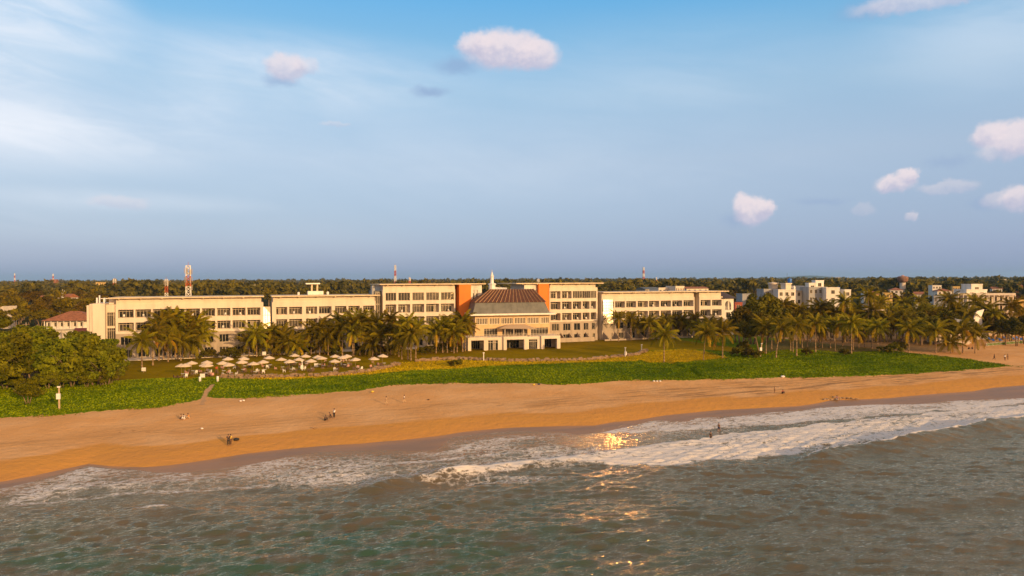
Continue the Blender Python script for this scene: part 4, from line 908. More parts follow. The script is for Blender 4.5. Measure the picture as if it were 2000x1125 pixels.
# minaret and church spire
def spire(kind, label, cat, px, ytop, Yd, r0, r1, steps, rot=0, ybase=None):
    z1 = zat(px, ytop, Yd); o = empty(kind, (xat(px, Yd), Yd, 2.3), label, cat, rot); H_ = z1-2.3
    m = MB(); m.lathe([(r0*1.15, 0), (r0*1.15, H_*.30), (r0, H_*.32), (r0*.92, H_*.62), (r0*1.15, H_*.63), (r0*1.15, H_*.66), (r1*1.2, H_*.67), (r1, H_*.82), (r1*1.3, H_*.83), (r1*.9, H_*.86), (.08, H_*.97)], n=8); m.build('shaft', M['whitepaint'], o)
    f = MB(); f.bar((0, 0, H_*.965), (0, 0, H_), .12); f.bar((-.5, 0, H_*.985), (.5, 0, H_*.985), .1) if kind == 'church_tower' else None; f.build('finial', M['whitepaint'], o); return o
spire('minaret', 'slim white minaret standing among the olive trees', 'minaret', 122, 565, 470, 1.2, .7, 3)
spire('minaret', 'short thin minaret close beside the taller white one', 'minaret', 125.5, 567, 500, .7, .4, 3)
ch = spire('church_tower', 'white stepped church tower with a cross above the tiled hall roof', 'church', 961, 527, 520, 2.7, 1.2, 4)
m = MB(); m.box(0, 11, -3, 5, 0, 14).add([(-.3, -3.5, 14), (11.4, -3.5, 14), (11.4, 5.5, 14), (-.3, 5.5, 14), (-.3, 1, 17.6), (11.4, 1, 17)], [(0,1,5,4),(2,3,4,5),(1,2,5),(3,0,4)]); m.build('nave', M['white_wall'], ch)
# lattice masts
def mast(label, px, ytop, Yd, w0, w1, dishes, group='radio masts', guy=False, n=12):
    x = xat(px, Yd); H_ = zat(px, ytop, Yd)-2.3; o = empty('radio_mast', (x, Yd, 2.3), label, 'mast', .4, group)
    m = MB(); th = w0*.085 if w0 > 1.2 else .16
    lv = [(w0*(1-i/n)+w1*i/n, H_*.97*i/n) for i in range(n+1)]
    for i in range(n):
        m.mat((i//2) % 2); (a, za), (b, zb) = lv[i], lv[i+1]
        for sx, sy in ((-1,-1),(1,-1),(1,1),(-1,1)): m.bar((sx*a/2, sy*a/2, za), (sx*b/2, sy*b/2, zb), th, th, 4)
        for (sx, sy), (tx, ty) in (((-1,-1),(1,-1)),((1,-1),(1,1)),((1,1),(-1,1)),((-1,1),(-1,-1))):
            m.bar((sx*a/2, sy*a/2, za), (tx*b/2, ty*b/2, zb), th*.6, th*.6, 4); m.bar((tx*a/2, ty*a/2, za), (sx*b/2, sy*b/2, zb), th*.6, th*.6, 4); m.bar((sx*b/2, sy*b/2, zb), (tx*b/2, ty*b/2, zb), th*.55, th*.55, 4)
    m.mat(0).bar((0, 0, H_*.96), (0, 0, H_*1.03), th*.5, .05, 4)
    m.build('lattice', [M['redpaint'], M['white']], o)
    r = random.Random(int(px))
    for k in range(dishes):
        a = 6.28*k/max(1, min(dishes, 6))+r.uniform(-.2, .2); z = H_*(.90-.13*(k//6))-r.uniform(0, 1.0); ra = (w0+w1)/2*.6+.35
        d = MB(); d.box(-.22, .22, -.1, .12, -1.3, 1.3).bar((0, .1, 0), (0, ra*.5, 0), .06); q = d.build('antenna_panel', M['wall_low'], o, loc=(math.cos(a)*ra, math.sin(a)*ra, z)); q.rotation_euler.z = a+math.pi/2
mast('big red and white lattice mast crowded with antenna panels', 368, 515, 330, 2.5, 1.9, 14)
mast('thin low mast with a ring of pale antennas, beside the big one', 325, 543, 400, 1.6, 1.4, 6)
mast('small red and white mast over the wood near the tan turret', 224, 543, 700, 2.6, 2.2, 4)
mast('very tall slim red and white mast above the strip-windowed tower', 772, 516, 900, 2.8, 1.6, 0)
mast('short red and white mast close to the very tall slim one', 800, 541, 900, 3.6, 1.6, 3)
mast('faint distant mast standing highest on the far skyline by the stair tower', 104, 534, 2600, 7, 2, 0)
mast('faint distant mast at the far end of the skyline', 29, 533, 3000, 6, 2, 0)
mast('faint pinkish mast on the skyline above the east wing', 1257, 521, 2400, 7, 4, 0)
mast('small dark-tipped mast just beyond the east wing roof', 1282, 541, 1200, 3, 1, 0)
mast('stubby red mast peeking over the east tower roof', 1051, 544, 800, 2.6, 2, 0)
# buildings behind the east wing
for a, b, y, Yd, lab in ((1258,1290,561,420,'long low grey-roofed shed behind the east wing'),(1284,1318,563,400,'cream flat shed close behind the east wing roof'),(1318,1338,560,395,'square cream stair block behind the east wing roof'),(1337,1388,560,430,'wide shed with an orange tin roof behind the east wing')):
    house('shed', lab, a, b, y, Yd, M['concrete'] if 'grey' in lab else M['wall'], 'grey_metal' if 'grey' in lab else 'terracotta', 'flat' if 'cream' in lab else 'gable', 2, 4, 10, TH, cat='shed', rise=1.0)
house('town_house', 'orange house among trees beyond the east wing', 1233, 1243, 549, 1000, M['orange'], floors=3, wins=2)
house('town_house', 'tan cube house on the wooded rise', 1420, 1429, 553, 900, M['yellow_wall'], floors=3, wins=2)
house('town_house', 'white speck of a house on the far rise by the tan cube', 1459, 1466, 551, 1100, M['white_wall'], floors=3, wins=2)
house('town_house', 'plain grey wall-like block beside the white annex', 1450, 1474, 575, 330, M['grey_wall'], floors=3, wins=1)
house('town_house', 'rust-red lean-to between annex and grey block', 1435, 1450, 592, 300, M['red_roof'], floors=3, wins=1)
# big white guest house with the tanks
house('guest_house', 'grey-sided lower block of the guest house under the round tank', 1492, 1522, 566, 306, M['grey_wall'], floors=4, wins=2, cat='guest house')
house('guest_house', 'white middle block of the guest house with a cream upper storey', 1520, 1554, 567, 300, M['white_wall'], floors=4, wins=3, cat='guest house')
house('guest_house', 'low-gabled pale block between tank tower and pergola', 1552, 1588, 558, 312, M['white_wall'], 'concrete', 'gable', 4, 3, 10, TH, cat='guest house', rise=2.2)
house('guest_house', 'grey block with a dark open pergola storey on top', 1580, 1616, 562, 304, M['grey_wall'], floors=4, wins=4, cat='guest house')
house('guest_house', 'bright white gabled end block beside the pergola', 1614, 1640, 563, 300, M['white_wall'], floors=4, wins=1, cat='guest house')
house('guest_house', 'white block farthest along, behind the tallest palms', 1650, 1662, 567, 306, M['white_wall'], floors=4, wins=1, cat='guest house')
house('roof_block', 'small white roof block with a red base above the pergola', 1593, 1609, 549, 310, M['whitepaint'], floors=5, wins=1, cat='roof block', depth=4)
house('roof_block', 'cream roof block beside the small white one', 1580, 1594, 554, 309, M['white_wall'], floors=5, wins=1, cat='roof block', depth=4)
def tank(kind, label, px, y0, y1, Yd, r, m_, lip=True, cat='water tank'):
    z0, z1 = zat(px, y1, Yd), zat(px, y0, Yd); h = z1-z0; o = empty(kind, (xat(px, Yd), Yd, z0), label, cat)
    MB().lathe([(r*.8, 0), (r*.85, h*.1), (r, h*.85)] + ([(r*1.12, h*.88), (r*1.12, h*.97), (r*.9, h)] if lip else [(r*.9, h*.95), (r*.3, h)]), n=18).build('tank_shell', M[m_], o, True)
    MB().lathe([(r*.35, 0), (r*.35, .25), (r*.05, .4)], (0, 0, h*.985), n=10).build('hatch', M[m_], o); return o
tank('water_tank', 'big round cream water tank on the guest house roof', 1510, 552, 568, 308, 2.1, 'wall')
tank('water_tank', 'bulbous bright blue plastic tank on the tan roof tower', 1542.5, 544, 552.5, 302, .95, 'blue', False)
tank('water_tank', 'small blue plastic tank on the white end block', 1637.5, 561.5, 566, 302, .8, 'blue', False)
tank('water_tank', 'little white dome tank beside the tan roof tower', 1551, 559, 566, 301, .55, 'whitepaint', False)
o = empty('roof_tower', (xat(1540, 301), 301, zat(1540, 568, 301)), 'square tan roof tower that carries the blue tank', 'roof tower', TH)
hh = zat(1540, 552.8, 301)-zat(1540, 568, 301); m = MB(); m.box(-1.5, 1.5, 0, 3, 0, hh-.5).box(-1.8, 1.8, -.3, 3.3, hh-.5, hh); m.build('shaft', M['wall'], o)
m = MB(); [m.box(-1.5-.03, 1.5+.03, -.03, 0.0-.001, k*.7+.3, k*.7+.36) for k in range(4)]; m.build('banding', M['wall_low'], o)
MB().bar((.6, 1.5, hh), (.6, 1.5, hh+3.4+1.2), .05).build('aerial', M['grey_metal'], o)
# mushroom water tower
Yd = 620; x = xat(1763, Yd); o = empty('water_tower', (x, Yd, 2.3), 'brown mushroom water tower rising on the skyline', 'water tower'); z = lambda y: zat(1763, y, Yd)-2.3
MB().lathe([(2.6, 0), (2.4, z(553)), (2.6, z(552))], n=14).build('shaft', M['wall'], o)
MB().lathe([(2.6, z(552)), (4.2, z(549)), (4.7, z(544)), (4.5, z(541)), (3.2, z(539.6)), (1, z(539))], n=20).build('tank_bowl', mat('weathered_tank', (.24,.13,.09), .9, .25, .5), o, True)
MB().lathe([(1.2, z(539.2)), (1.2, z(538)), (.2, z(537.3))], n=10).build('cap', M['pink'], o)
# scattered town houses on the east side
TN = [(1688,1700,571,420,'white_wall','flat','white flat house behind the palm tops'),(1740,1762,562,520,'white_wall','hip','white house with an orange hip roof below the water tower'),(1788,1802,570,480,'white_wall','gable','pink-gabled little house among palms'),
 (1700,1716,553,900,'orange','gable','narrow brick-red house under the water tower skyline'),(1822,1838,558,560,'white_wall','flat','white two-part house near the palm tops'),(1832,1858,564,500,'white_wall','hip','pale house with a low roof by the chapel belfry'),
 (1845,1858,546,1500,'white_wall','flat','pinkish apartment block far off on the skyline'),(1876,1886,556,620,'concrete','flat','small grey belfry-like house'),(1862,1874,560,600,'yellow_wall','flat','ochre town house between white neighbours'),
 (1940,1956,560,600,'white_wall','gable','whitish gabled house beyond the resort roof'),(1955,1966,546,1300,'white_wall','flat','bright white block high on the skyline'),(1984,2004,555,700,'terracotta','hip','long reddish house at the frame edge'),
 (1900,1922,541.5,3600,'white_wall','flat','very distant pale tower blocks at the horizon'),(1832,1846,541.5,3800,'white_wall','flat','distant white works building at the horizon'),(1632,1642,541.5,4200,'white_wall','flat','tiny white building at the hazy horizon'),
 (1826,1846,579,330,'grey_wall','flat','grey concrete frame house behind the leaning palms'),(1705,1716,569,380,'yellow_wall','gable','yellow-trimmed bungalow among the palms'),(1727,1742,573,390,'yellow_wall','flat','yellow-banded house below the orange hip roof'),
 (1216,1222,551,1200,'white_wall','flat','minute pale house beyond the east tower'),(1246,1262,553,900,'white_wall','gable','row of pale roofs beyond the east wing'),(8,20,586,420,'concrete','flat','concrete shop house beside the town street'),(98,110,546,1500,'terracotta','flat','reddish far roof near the faint mast')]
for a, b, y, Yd, wm, rf, lab in TN:
    house('town_house', lab, a, b, y, Yd, M[wm], 'terracotta', rf, 3 if Yd > 450 else 4, 3, 9, random.uniform(-.1, .5) if (a+b) < 2800 else random.uniform(-.5, -.1), rise=1.6)
# the neighbouring resort
house('resort_building', 'cream flat-roofed resort block with orange columns, behind the palms', 1878, 1976, 576, 268, M['wall'], 'roofslab', 'flat', 4, 11, 12, -.3, cat='resort building', verandah=True)
house('roof_block', 'white square lift block on top of the resort', 1897, 1919, 556.5, 272, M['white_wall'], floors=5, wins=1, cat='roof block', depth=6)
house('roof_block', 'pale wide roof storey under the lift block', 1888, 1928, 567, 270.5, M['white_wall'], floors=5, wins=2, cat='roof block', depth=8)
house('resort_building', 'warm yellow-shuttered resort wing at the edge of the frame', 1972, 2040, 589, 268, M['yellow_wall'], 'roofslab', 'flat', 4, 5, 12, -.45, cat='resort building', verandah=True, winm=['curtain'])
house('resort_building', 'low white pavilion with dark verandah behind the palm trunks', 1836, 1896, 622, 232, M['wall'], 'concrete', 'hip', 2, 8, 10, -.2, cat='resort building', verandah=True, rise=1.4)
house('resort_building', 'long grey-roofed verandah building deep in the palms', 1774, 1842, 602, 262, M['wall'], 'concrete', 'hip', 3, 9, 10, -.1, cat='resort building', verandah=True, rise=2.4)
house('resort_building', 'white balconied block seen between the grove palms', 1690, 1734, 606, 270, M['wall'], 'roofslab', 'flat', 3, 6, 10, 0, cat='resort building', verandah=True)
o = empty('gable_screen', (xat(1913, 252), 252, 2.4), 'big curved white gable screen of the resort', 'gable', TH*.5)
m = MB(); P = [(-3.2, 9.2), (-2.6, 11.2), (-1.2, 12.4), (3.0, 13.2), (1.6, 10.4), (2.0, 6), (1.4, 0), (-1.6, 0), (-1.8, 5.0)]; n = len(P)
m.add([(a, 0, z) for a, z in P]+[(a, .5, z) for a, z in P], [tuple(range(n)), tuple(range(n, 2*n))[::-1]]+[(i, i+n, (i+1) % n+n, (i+1) % n) for i in range(n)]); m.build('screen_wall', M['whitepaint'], o)
MB().box(2.2, 5.5, .1, 4, 0, 5.5).build('porch', M['white_wall'], o); o.scale = (.7, .7, .85)
# town street west of the wood, wires and poles
m = MB(); a, b = gp(62, 655, 2.3), gp(70, 590, 2.3); m.add([(a.x-4, a.y, 2.45), (a.x+4, a.y, 2.45), (b.x+4, b.y+120, 2.45), (b.x-4, b.y+120, 2.45)], [(0,1,2,3)]); tag(m.build('road', M['asphalt']), kind='structure')
for i, (px, by, ty, lab) in enumerate(((50,660,630,'concrete pole with a transformer beside the street end'),(72,660,634,'wooden utility pole next to the transformer pole'),(120,664,645,'thin utility pole in front of the terracotta house'),(13,625,597,'lamp-like pole at the far side of the street'))):
    p = gp(px, by, 2.3); h = zat(px, ty, p.y)-2.3; o = empty('utility_pole', p, lab, 'utility pole', .3, 'utility poles by the street')
    MB().bar((0, 0, 0), (0, 0, h), .2, .14).build('shaft', M['wall_low'], o); MB().box(-1.3, 1.3, -.06, .06, h-.8, h-.65).box(-1, 1, -.06, .06, h-1.5, h-1.38).build('crossarm', M['pole'], o)
    if i == 0: MB().box(-.6, .6, -.5, .1, h-4.2, h-2.6).build('transformer', M['wall'], o)
# ---------------------------------------------------------------- rubble wall
def rubble(name, pts, label, seed, h=.75, n=6):
    r = random.Random(seed); P = [on(x, y) for x, y in pts]; o = empty(name, P[0], label, 'wall'); m = MB(); O = P[0]
    for a, b in zip(P[:-1], P[1:]):
        L_ = (b-a).length; k = int(L_*n)
        for i in range(k):
            q = a.lerp(b, r.random()); s = r.uniform(.2, .48); c = (q.x+r.gauss(0, .28)-O.x, q.y+r.gauss(0, .28)-O.y, gz(q.x, q.y)+r.uniform(0, h)-O.z)
            vs = []; 
            for sx, sy, sz in ((-1,-1,-1),(1,-1,-1),(1,1,-1),(-1,1,-1),(-1,-1,1),(1,-1,1),(1,1,1),(-1,1,1)):
                vs.append((c[0]+sx*s*r.uniform(.6, 1.25), c[1]+sy*s*r.uniform(.6, 1.25), c[2]+sz*s*.7*r.uniform(.5, 1.2)))
            m.add(vs, [(0,3,2,1),(4,5,6,7),(0,1,5,4),(1,2,6,5),(2,3,7,6),(3,0,4,7)])
    m.build('stonework', M['stone'], o)
rubble('rubble_wall', WALLP[1:9], 'low brown rubble wall in front of the parasol lawn', 1)
rubble('rubble_wall', WALLP[9:], 'low brown rubble wall edging the lawn before the hall', 2)
# ---------------------------------------------------------------- parasols, tables, chairs on the lawn
PS = [(353,710),(360,710),(373,705),(398.5,709),(402,704),(404,709.5),(433,705),(444,697),(446.5,708.5),(471,703),(474,696.5),(494,706.5),(513,703),(524,695),(548,698.5),(565,702),(574,691),(582,698.5),(595,692),(606,701),(620,693.5),(628,696),(653,692.5),(652,702),(669,694.5),(677,692),(694,698.5),(729,697),(746,691.5)]
RAD = 1.42; n = 8
m = MB()
top = (0, 0, 3.05); ring = [(RAD*math.cos(6.283*k/n), RAD*math.sin(6.283*k/n), 2.45) for k in range(n)]; low = [(x*.99, y*.99, 2.32) for x, y, z in ring]; mid = [(x*.52, y*.52, 2.76) for x, y, z in ring]
vs = [top]+mid+ring+low
m.add(vs, [(0, 1+k, 1+(k+1) % n) for k in range(n)]+[(1+k, 1+n+k, 1+n+(k+1) % n, 1+(k+1) % n) for k in range(n)]+[(1+n+k, 1+2*n+k, 1+2*n+(k+1) % n, 1+n+(k+1) % n) for k in range(n)])
can = m.mesh('canopy', M['canvas'])
m = MB(); m.bar((0, 0, 0), (0, 0, 3.12), .045, .04).bar((0, 0, 0), (0, 0, .12), .32, .26, 10)
for k in range(n): m.bar((0, 0, 2.98), (ring[k][0]*.97, ring[k][1]*.97, 2.40), .02, .015, 4)
pol = m.mesh('pole', M['pole'])
m = MB(); m.lathe([(.45, .70), (.45, .74)], n=12); tt = m.mesh('tabletop', M['white']); m = MB(); m.bar((0, 0, 0), (0, 0, .7), .05).bar((0, 0, 0), (0, 0, .04), .28, .25, 8); tl = m.mesh('pedestal', M['pole'])
m = MB(); m.box(-.3, .3, -.3, .3, .36, .44).box(-.3, .3, .26, .34, .44, .95).box(-.33, -.27, -.3, .3, .58, .64).box(.27, .33, -.3, .3, .58, .64); gs = m.mesh('seat', M['brown'])
m = MB()
for a, b in ((-.3, -.3), (.24, -.3), (-.3, .24), (.24, .24)): m.box(a, a+.06, b, b+.06, 0, .36)
gl = m.mesh('leg_frame', M['brown']); gs2 = gs.copy(); gs2.materials[0] = M['whitepaint']; gl2 = gl.copy(); gl2.materials[0] = M['whitepaint']
gs3 = gs.copy(); gs3.materials[0] = M['pink']
ci = 0
for i, (px, ya) in enumerate(sorted(PS)):
    Yp = (CZ-5.5)*F/(ya-hor(px)); x = xat(px, Yp); z = gz(x, Yp)
    row = 'front' if ya > 701 else 'middle' if ya > 694.5 else 'back'
    o = empty('beach_parasol', (x, Yp, z), f'cream parasol, {ordn(i)} along the lawn counted from the beach-tree thicket, in the {row} row', 'parasol', random.uniform(0, .7), 'cream parasols on the lawn')
    link('canopy', can, o); link('pole', pol, o)
    o.rotation_euler = (random.uniform(-.05, .05), random.uniform(-.05, .05), random.uniform(0, .7))
    q = empty('lawn_table', (x+.55, Yp-.5, z), f'small round table under the {ordn(i)} parasol from the thicket', 'table', 0, 'tables under the parasols'); link('tabletop', tt, q); link('pedestal', tl, q)
    for k in range(3):
        a = random.uniform(0, 6.28); cx, cy = x+.4+math.cos(a)*1.5, Yp-.8+math.sin(a)*1.3; v = random.random()
        q = empty('lawn_chair', (cx, cy, gz(cx, cy)), f'{"white" if v < .15 else "pinkish cushioned" if v < .35 else "dark wicker"} lawn chair, {ORD[k]} by the {ordn(i)} parasol', 'chair', a-math.pi/2, 'chairs under the parasols')
        link('seat', gs2 if v < .15 else gs3 if v < .35 else gs, q); link('leg', gl2 if v < .15 else gl, q)
# ---------------------------------------------------------------- posts, boxes, signs
def post(px, by, ty, boxy, label, lean=0.0, white=False, head=True):
    p = on(px, by); h = zat(px, ty, p.y)-p.z; o = empty('lamp_post', p, label, 'lamp post', .2, 'wooden and white posts along the dune')
    MB().bar((0, 0, -.2), (lean, 0, h), .17 if not white else .14, .13).build('post', M['whitepaint'] if white else M['tan'], o)
    if boxy: zb_ = zat(px, boxy, p.y)-p.z; MB().box(-.32, .32, -.42, -.14, zb_-.5, zb_+.5).build('meter_box', M['whitepaint'], o)
    if head: MB().box(-.24+lean, .24+lean, -.24, .06, h, h+.22).build('floodlight', M['white'], o)
post(113, 800, 757, 774, 'tall tan post with a white box, alone at the grass edge')
post(40, 757, 730, 743, 'tan post with a floodlight in front of the beach trees', -.2)
post(589, 724, 706, 717, 'white post with a box on the parasol lawn by the rubble wall', 0, True)
post(944, 706, 690, None, 'slim white light post on the lawn before the hall portals', 0, True)
post(1221, 698, 680, 690, 'white light post beside the far end of the rubble wall', 0, True)
post(1253, 686, 674, None, 'smallest white light post on the open lawn', 0, True)
post(1485, 697, 672, 682, 'leaning tan post with a white box at the edge of the grove', .4)
for px, by, ty, lab in ((389, 746, 736, 'short thick white bollard on the thicket side of the sand path'), (423.5, 746, 735, 'short thick white bollard on the hotel side of the sand path')):
    p = on(px, by); h = zat(px, ty, p.y)-p.z; o = empty('bollard', p, lab, 'bollard', 0, 'white bollards at the path'); MB().lathe([(.26, -.1), (.26, h-.12), (.2, h)], n=12).build('shaft', M['whitepaint'], o, True); MB().lathe([(.28, h*.55), (.28, h*.55+.1)], n=12).build('collar', M['white'], o)
for px, by, ty, w, lab in ((394, 739, 730, .55, 'white notice board on a thin post near the bollards'), (279, 727, 718, .5, 'white notice board at the foot of the end palm'), (616.5, 719, 710, .5, 'square cream notice board standing on the parasol lawn'), (515, 703, 687, .5, 'white board by the thick palm trunk')):
    p = on(px, by); h = zat(px, ty, p.y)-p.z; o = empty('notice_board', p, lab, 'sign', .1, 'notice boards on the lawn'); MB().bar((0, 0, 0), (0, 0, h-.8), .05).build('post', M['pole'], o); MB().box(-w, w, -.04, .04, h-.9, h).build('board', M['whitepaint'], o)
p = on(424, 735); o = empty('red_flag', p, 'small red warning flag on a thin pole by the path', 'flag'); MB().bar((0, 0, 0), (0, 0, 2.3), .03).build('pole', M['pole'], o); MB().add([(0, 0, 1.7), (-.55, .05, 1.75), (-.6, -.03, 2.2), (0, 0, 2.3), (0, .03, 1.7), (-.55, .08, 1.75), (-.6, 0, 2.2), (0, .03, 2.3)], [(0,1,2,3),(7,6,5,4),(0,4,5,1),(2,6,7,3),(1,5,6,2)]).build('cloth', M['redpaint'], o)
# blue parasols and loungers, green fence of the resort
for i, (px, y, Yd) in enumerate(((1934,661,248),(1941,664,243),(1949,661,250),(1966,660,252),(1973,657,254),(1983,659,248),(1989,656,252),(1996,661,246),(1955,664,244))):
    x = xat(px, Yd); o = empty('pool_lounger', (x, Yd, gz(x, Yd)), f'blue cushioned lounger, {ORD[i]} in the resort row behind the green fence', 'lounger', random.uniform(-.5, .5), 'blue loungers of the resort')
    MB().box(-.35, .35, -1, .4, .3, .42).add([(-.35, .4, .3), (.35, .4, .3), (.35, 1.0, .9), (-.35, 1.0, .9), (-.35, .4, .42), (.35, .4, .42), (.35, .95, 1.0), (-.35, .95, 1.0)], [(0,3,2,1),(4,5,6,7),(0,1,5,4),(1,2,6,5),(2,3,7,6),(3,0,4,7)]).build('cushion', M['blue'], o)
    MB().box(-.38, .38, -1.02, .42, .22, .296).box(-.36, -.3, -.95, -.88, 0, .22).box(.3, .36, -.95, -.88, 0, .22).box(-.36, -.3, .3, .37, 0, .22).box(.3, .36, .3, .37, 0, .22).build('frame', M['white'], o)
for i, (px, y, Yd) in enumerate(((1968, 655, 256), (1988, 653, 257), (1931, 656, 255))):
    x = xat(px, Yd); o = empty('blue_parasol', (x, Yd, gz(x, Yd)), f'{("half-hidden ", "wide ", "low ")[i]}blue parasol by the resort loungers', 'parasol', .3, 'blue parasols of the resort'); c2 = bpy.data.meshes.get('canopy_blue') or can.copy(); c2.name = 'canopy_blue'; c2.materials[0] = M['blue']; k = link('canopy', c2, o); k.scale = (.95, .95, .95); k = link('pole', pol, o); k.scale = (.95, .95, .95)
o = empty('hedge_fence', on(1928, 676), 'low white lattice fence with green planting along the resort sand', 'fence'); m = MB(); A_, B_ = on(1928, 676), on(2040, 668); d_ = B_-A_; m2 = MB()
for k in range(46):
    q = d_*(k/45); zz = gz(A_.x+q.x, A_.y+q.y)-A_.z; m.box(q.x-.06, q.x+.06, q.y-.06, q.y+.06, zz, zz+1.0); m2.ball((q.x+.35, q.y+.3, zz+.5), .42, .35, .5, 6)
m.build('picket', M['white'], o); m2.build('planting', M['creeper'], o)
# litter, bags and driftwood on the sand
for i, (px, y, w, mm, lab) in enumerate(((1277,746,.28,'whitepaint','white sack at the grass edge, seaward-most of three'),(1283,746,.26,'whitepaint','white sack in the middle of the three at the grass edge'),(1289,746,.28,'whitepaint','white sack nearest the grove of the three at the grass edge'),(1529,738,.5,'whitepaint','white heap of cloth at the grass edge beyond the sacks'),(726,767,.35,'yellow','yellow bag on the sand by the grass edge'),(468,785,.25,'whitepaint','white scrap beside the grass near the sand path'),(474,784,.25,'whitepaint','pale scrap next to the other white scrap near the path'),(1042,753,.3,'yellow','yellow bundle at the grass edge'),(1052,752,.28,'navy','dark blue bundle beside the yellow one'),(836,782,.25,'brown','brown coconut husk alone on the dry sand'),(459,861,.42,'black','black bag lying behind the standing pair'),(392,839,.22,'whitepaint','small pale stone on the open sand'))):
    p = on(px, y); r = random.Random(i); m = MB(); m.ball((0, 0, w*.55), w*1.1, w*.8, w*.62, 8); m.v = [(a+r.uniform(-.12, .12)*w, b+r.uniform(-.12, .12)*w, max(0, c+r.uniform(-.12, .12)*w)) for a, b, c in m.v]
    tag(m.build('cloth_heap' if 'heap' in lab else 'bag' if w > .27 and 'stone' not in lab else 'litter_piece', M[mm], None, True, p), lab, 'bag' if 'bag' in lab or 'sack' in lab or 'bundle' in lab else 'litter')
for i, (px, y, L_, an, lab) in enumerate(((1627,779,4.5,.25,'flat weathered driftwood log at the water line'),(1652,776,5.0,-.35,'dark driftwood log slanting across the wet sand'),(612,838,.9,.2,'short dark stick on the sand below the seated pair'))):
    p = on(px, y); m = MB(); a = Vector((-L_/2, 0, .15)); pts = [a+Vector((L_*k/6, .2*math.sin(k*1.3), .12*math.sin(k*2.1))) for k in range(7)]
    for k in range(6): m.bar(pts[k], pts[k+1], .22*(1-.1*k)*min(1, L_/3), .2*(1-.1*k)*min(1, L_/3), 7)
    q = m.build('driftwood', M['pole'], None, True, p); q.rotation_euler.z = an; tag(q, lab, 'driftwood')
# ---------------------------------------------------------------- people
def skin_mesh(name, pts, edges, mtl, sub=1):
    me = bpy.data.meshes.new(name+'_raw'); me.from_pydata([p[:3] for p in pts], edges, []); me.update()
    o = bpy.data.objects.new(name+'_raw', me); COL.objects.link(o)
    md = o.modifiers.new('s', 'SKIN'); md.use_smooth_shade = True
    for i, v in enumerate(me.skin_vertices[0].data):
        r = pts[i][3]; v.radius = r if isinstance(r, tuple) else (r, r); v.use_root = (i == 0)
    o.modifiers.new('u', 'SUBSURF').levels = sub
    dg = bpy.context.evaluated_depsgraph_get(); dg.update()
    out_ = bpy.data.meshes.new_from_object(o.evaluated_get(dg)); out_.name = name; out_.materials.clear(); out_.materials.append(mtl)
    bpy.data.objects.remove(o, do_unlink=True); return out_
def pose(kind):
    """joints of a 1.70 m figure facing -y: returns dict of positions"""
    J = dict(pel=(0,0,.93), waist=(0,0,1.08), chest=(0,.0,1.27), neck=(0,.0,1.44), head0=(0,-.01,1.53), head=(0,-.015,1.60))
    for s, n in ((-1, 'l'), (1, 'r')):
        J.update({'hip'+n: (s*.09,0,.90), 'knee'+n: (s*.10,-.02,.50), 'ank'+n: (s*.10,.01,.08), 'toe'+n: (s*.12,-.15,.03),
                  'sh'+n: (s*.18,0,1.38), 'elb'+n: (s*.24,.02,1.10), 'wri'+n: (s*.25,-.06,.86)})
    if kind in ('walk', 'walk2'):
        f = 1 if kind == 'walk' else -1
        J.update(kneel=(-.09,-.16*f-.02,.50), ankl=(-.09,-.24*f+.08,.10), toel=(-.09,-.24*f-.06,.05), kneer=(.09,.10*f-.04,.49), ankr=(.09,.34*f+.06,.13), toer=(.09,.30*f-.06,.06),
                 elbl=(-.23,.14*f,1.12), wril=(-.22,.14*f-.12,.90), elbr=(.23,-.10*f,1.12), wrir=(.22,-.22*f-.08,.95))
    if kind in ('sit', 'crouch'):
        d = .80 if kind == 'sit' else .62
        for k in ('pel', 'waist', 'chest', 'neck', 'head0', 'head', 'shl', 'shr', 'elbl', 'elbr', 'wril', 'wrir', 'hipl', 'hipr'):
            x, y, z = J[k]; lean_ = (z-.93)*(.28 if kind == 'sit' else .45); J[k] = (x, y-lean_+.0, z-d)
        for s, n in ((-1, 'l'), (1, 'r')):
            kz = .46; J.update({'knee'+n: (s*.17,-.40,kz), 'ank'+n: (s*.13,-.52 if kind == 'sit' else -.10,.09), 'toe'+n: (s*.14,-.68 if kind == 'sit' else -.30,.04), 'elb'+n: (s*.24,-.26,.42 if kind == 'sit' else .55), 'wri'+n: (s*.12,-.42,.52)})
    return J
def lerp3(a, b, t): return tuple(a[i]+(b[i]-a[i])*t for i in range(3))
_pc = {}
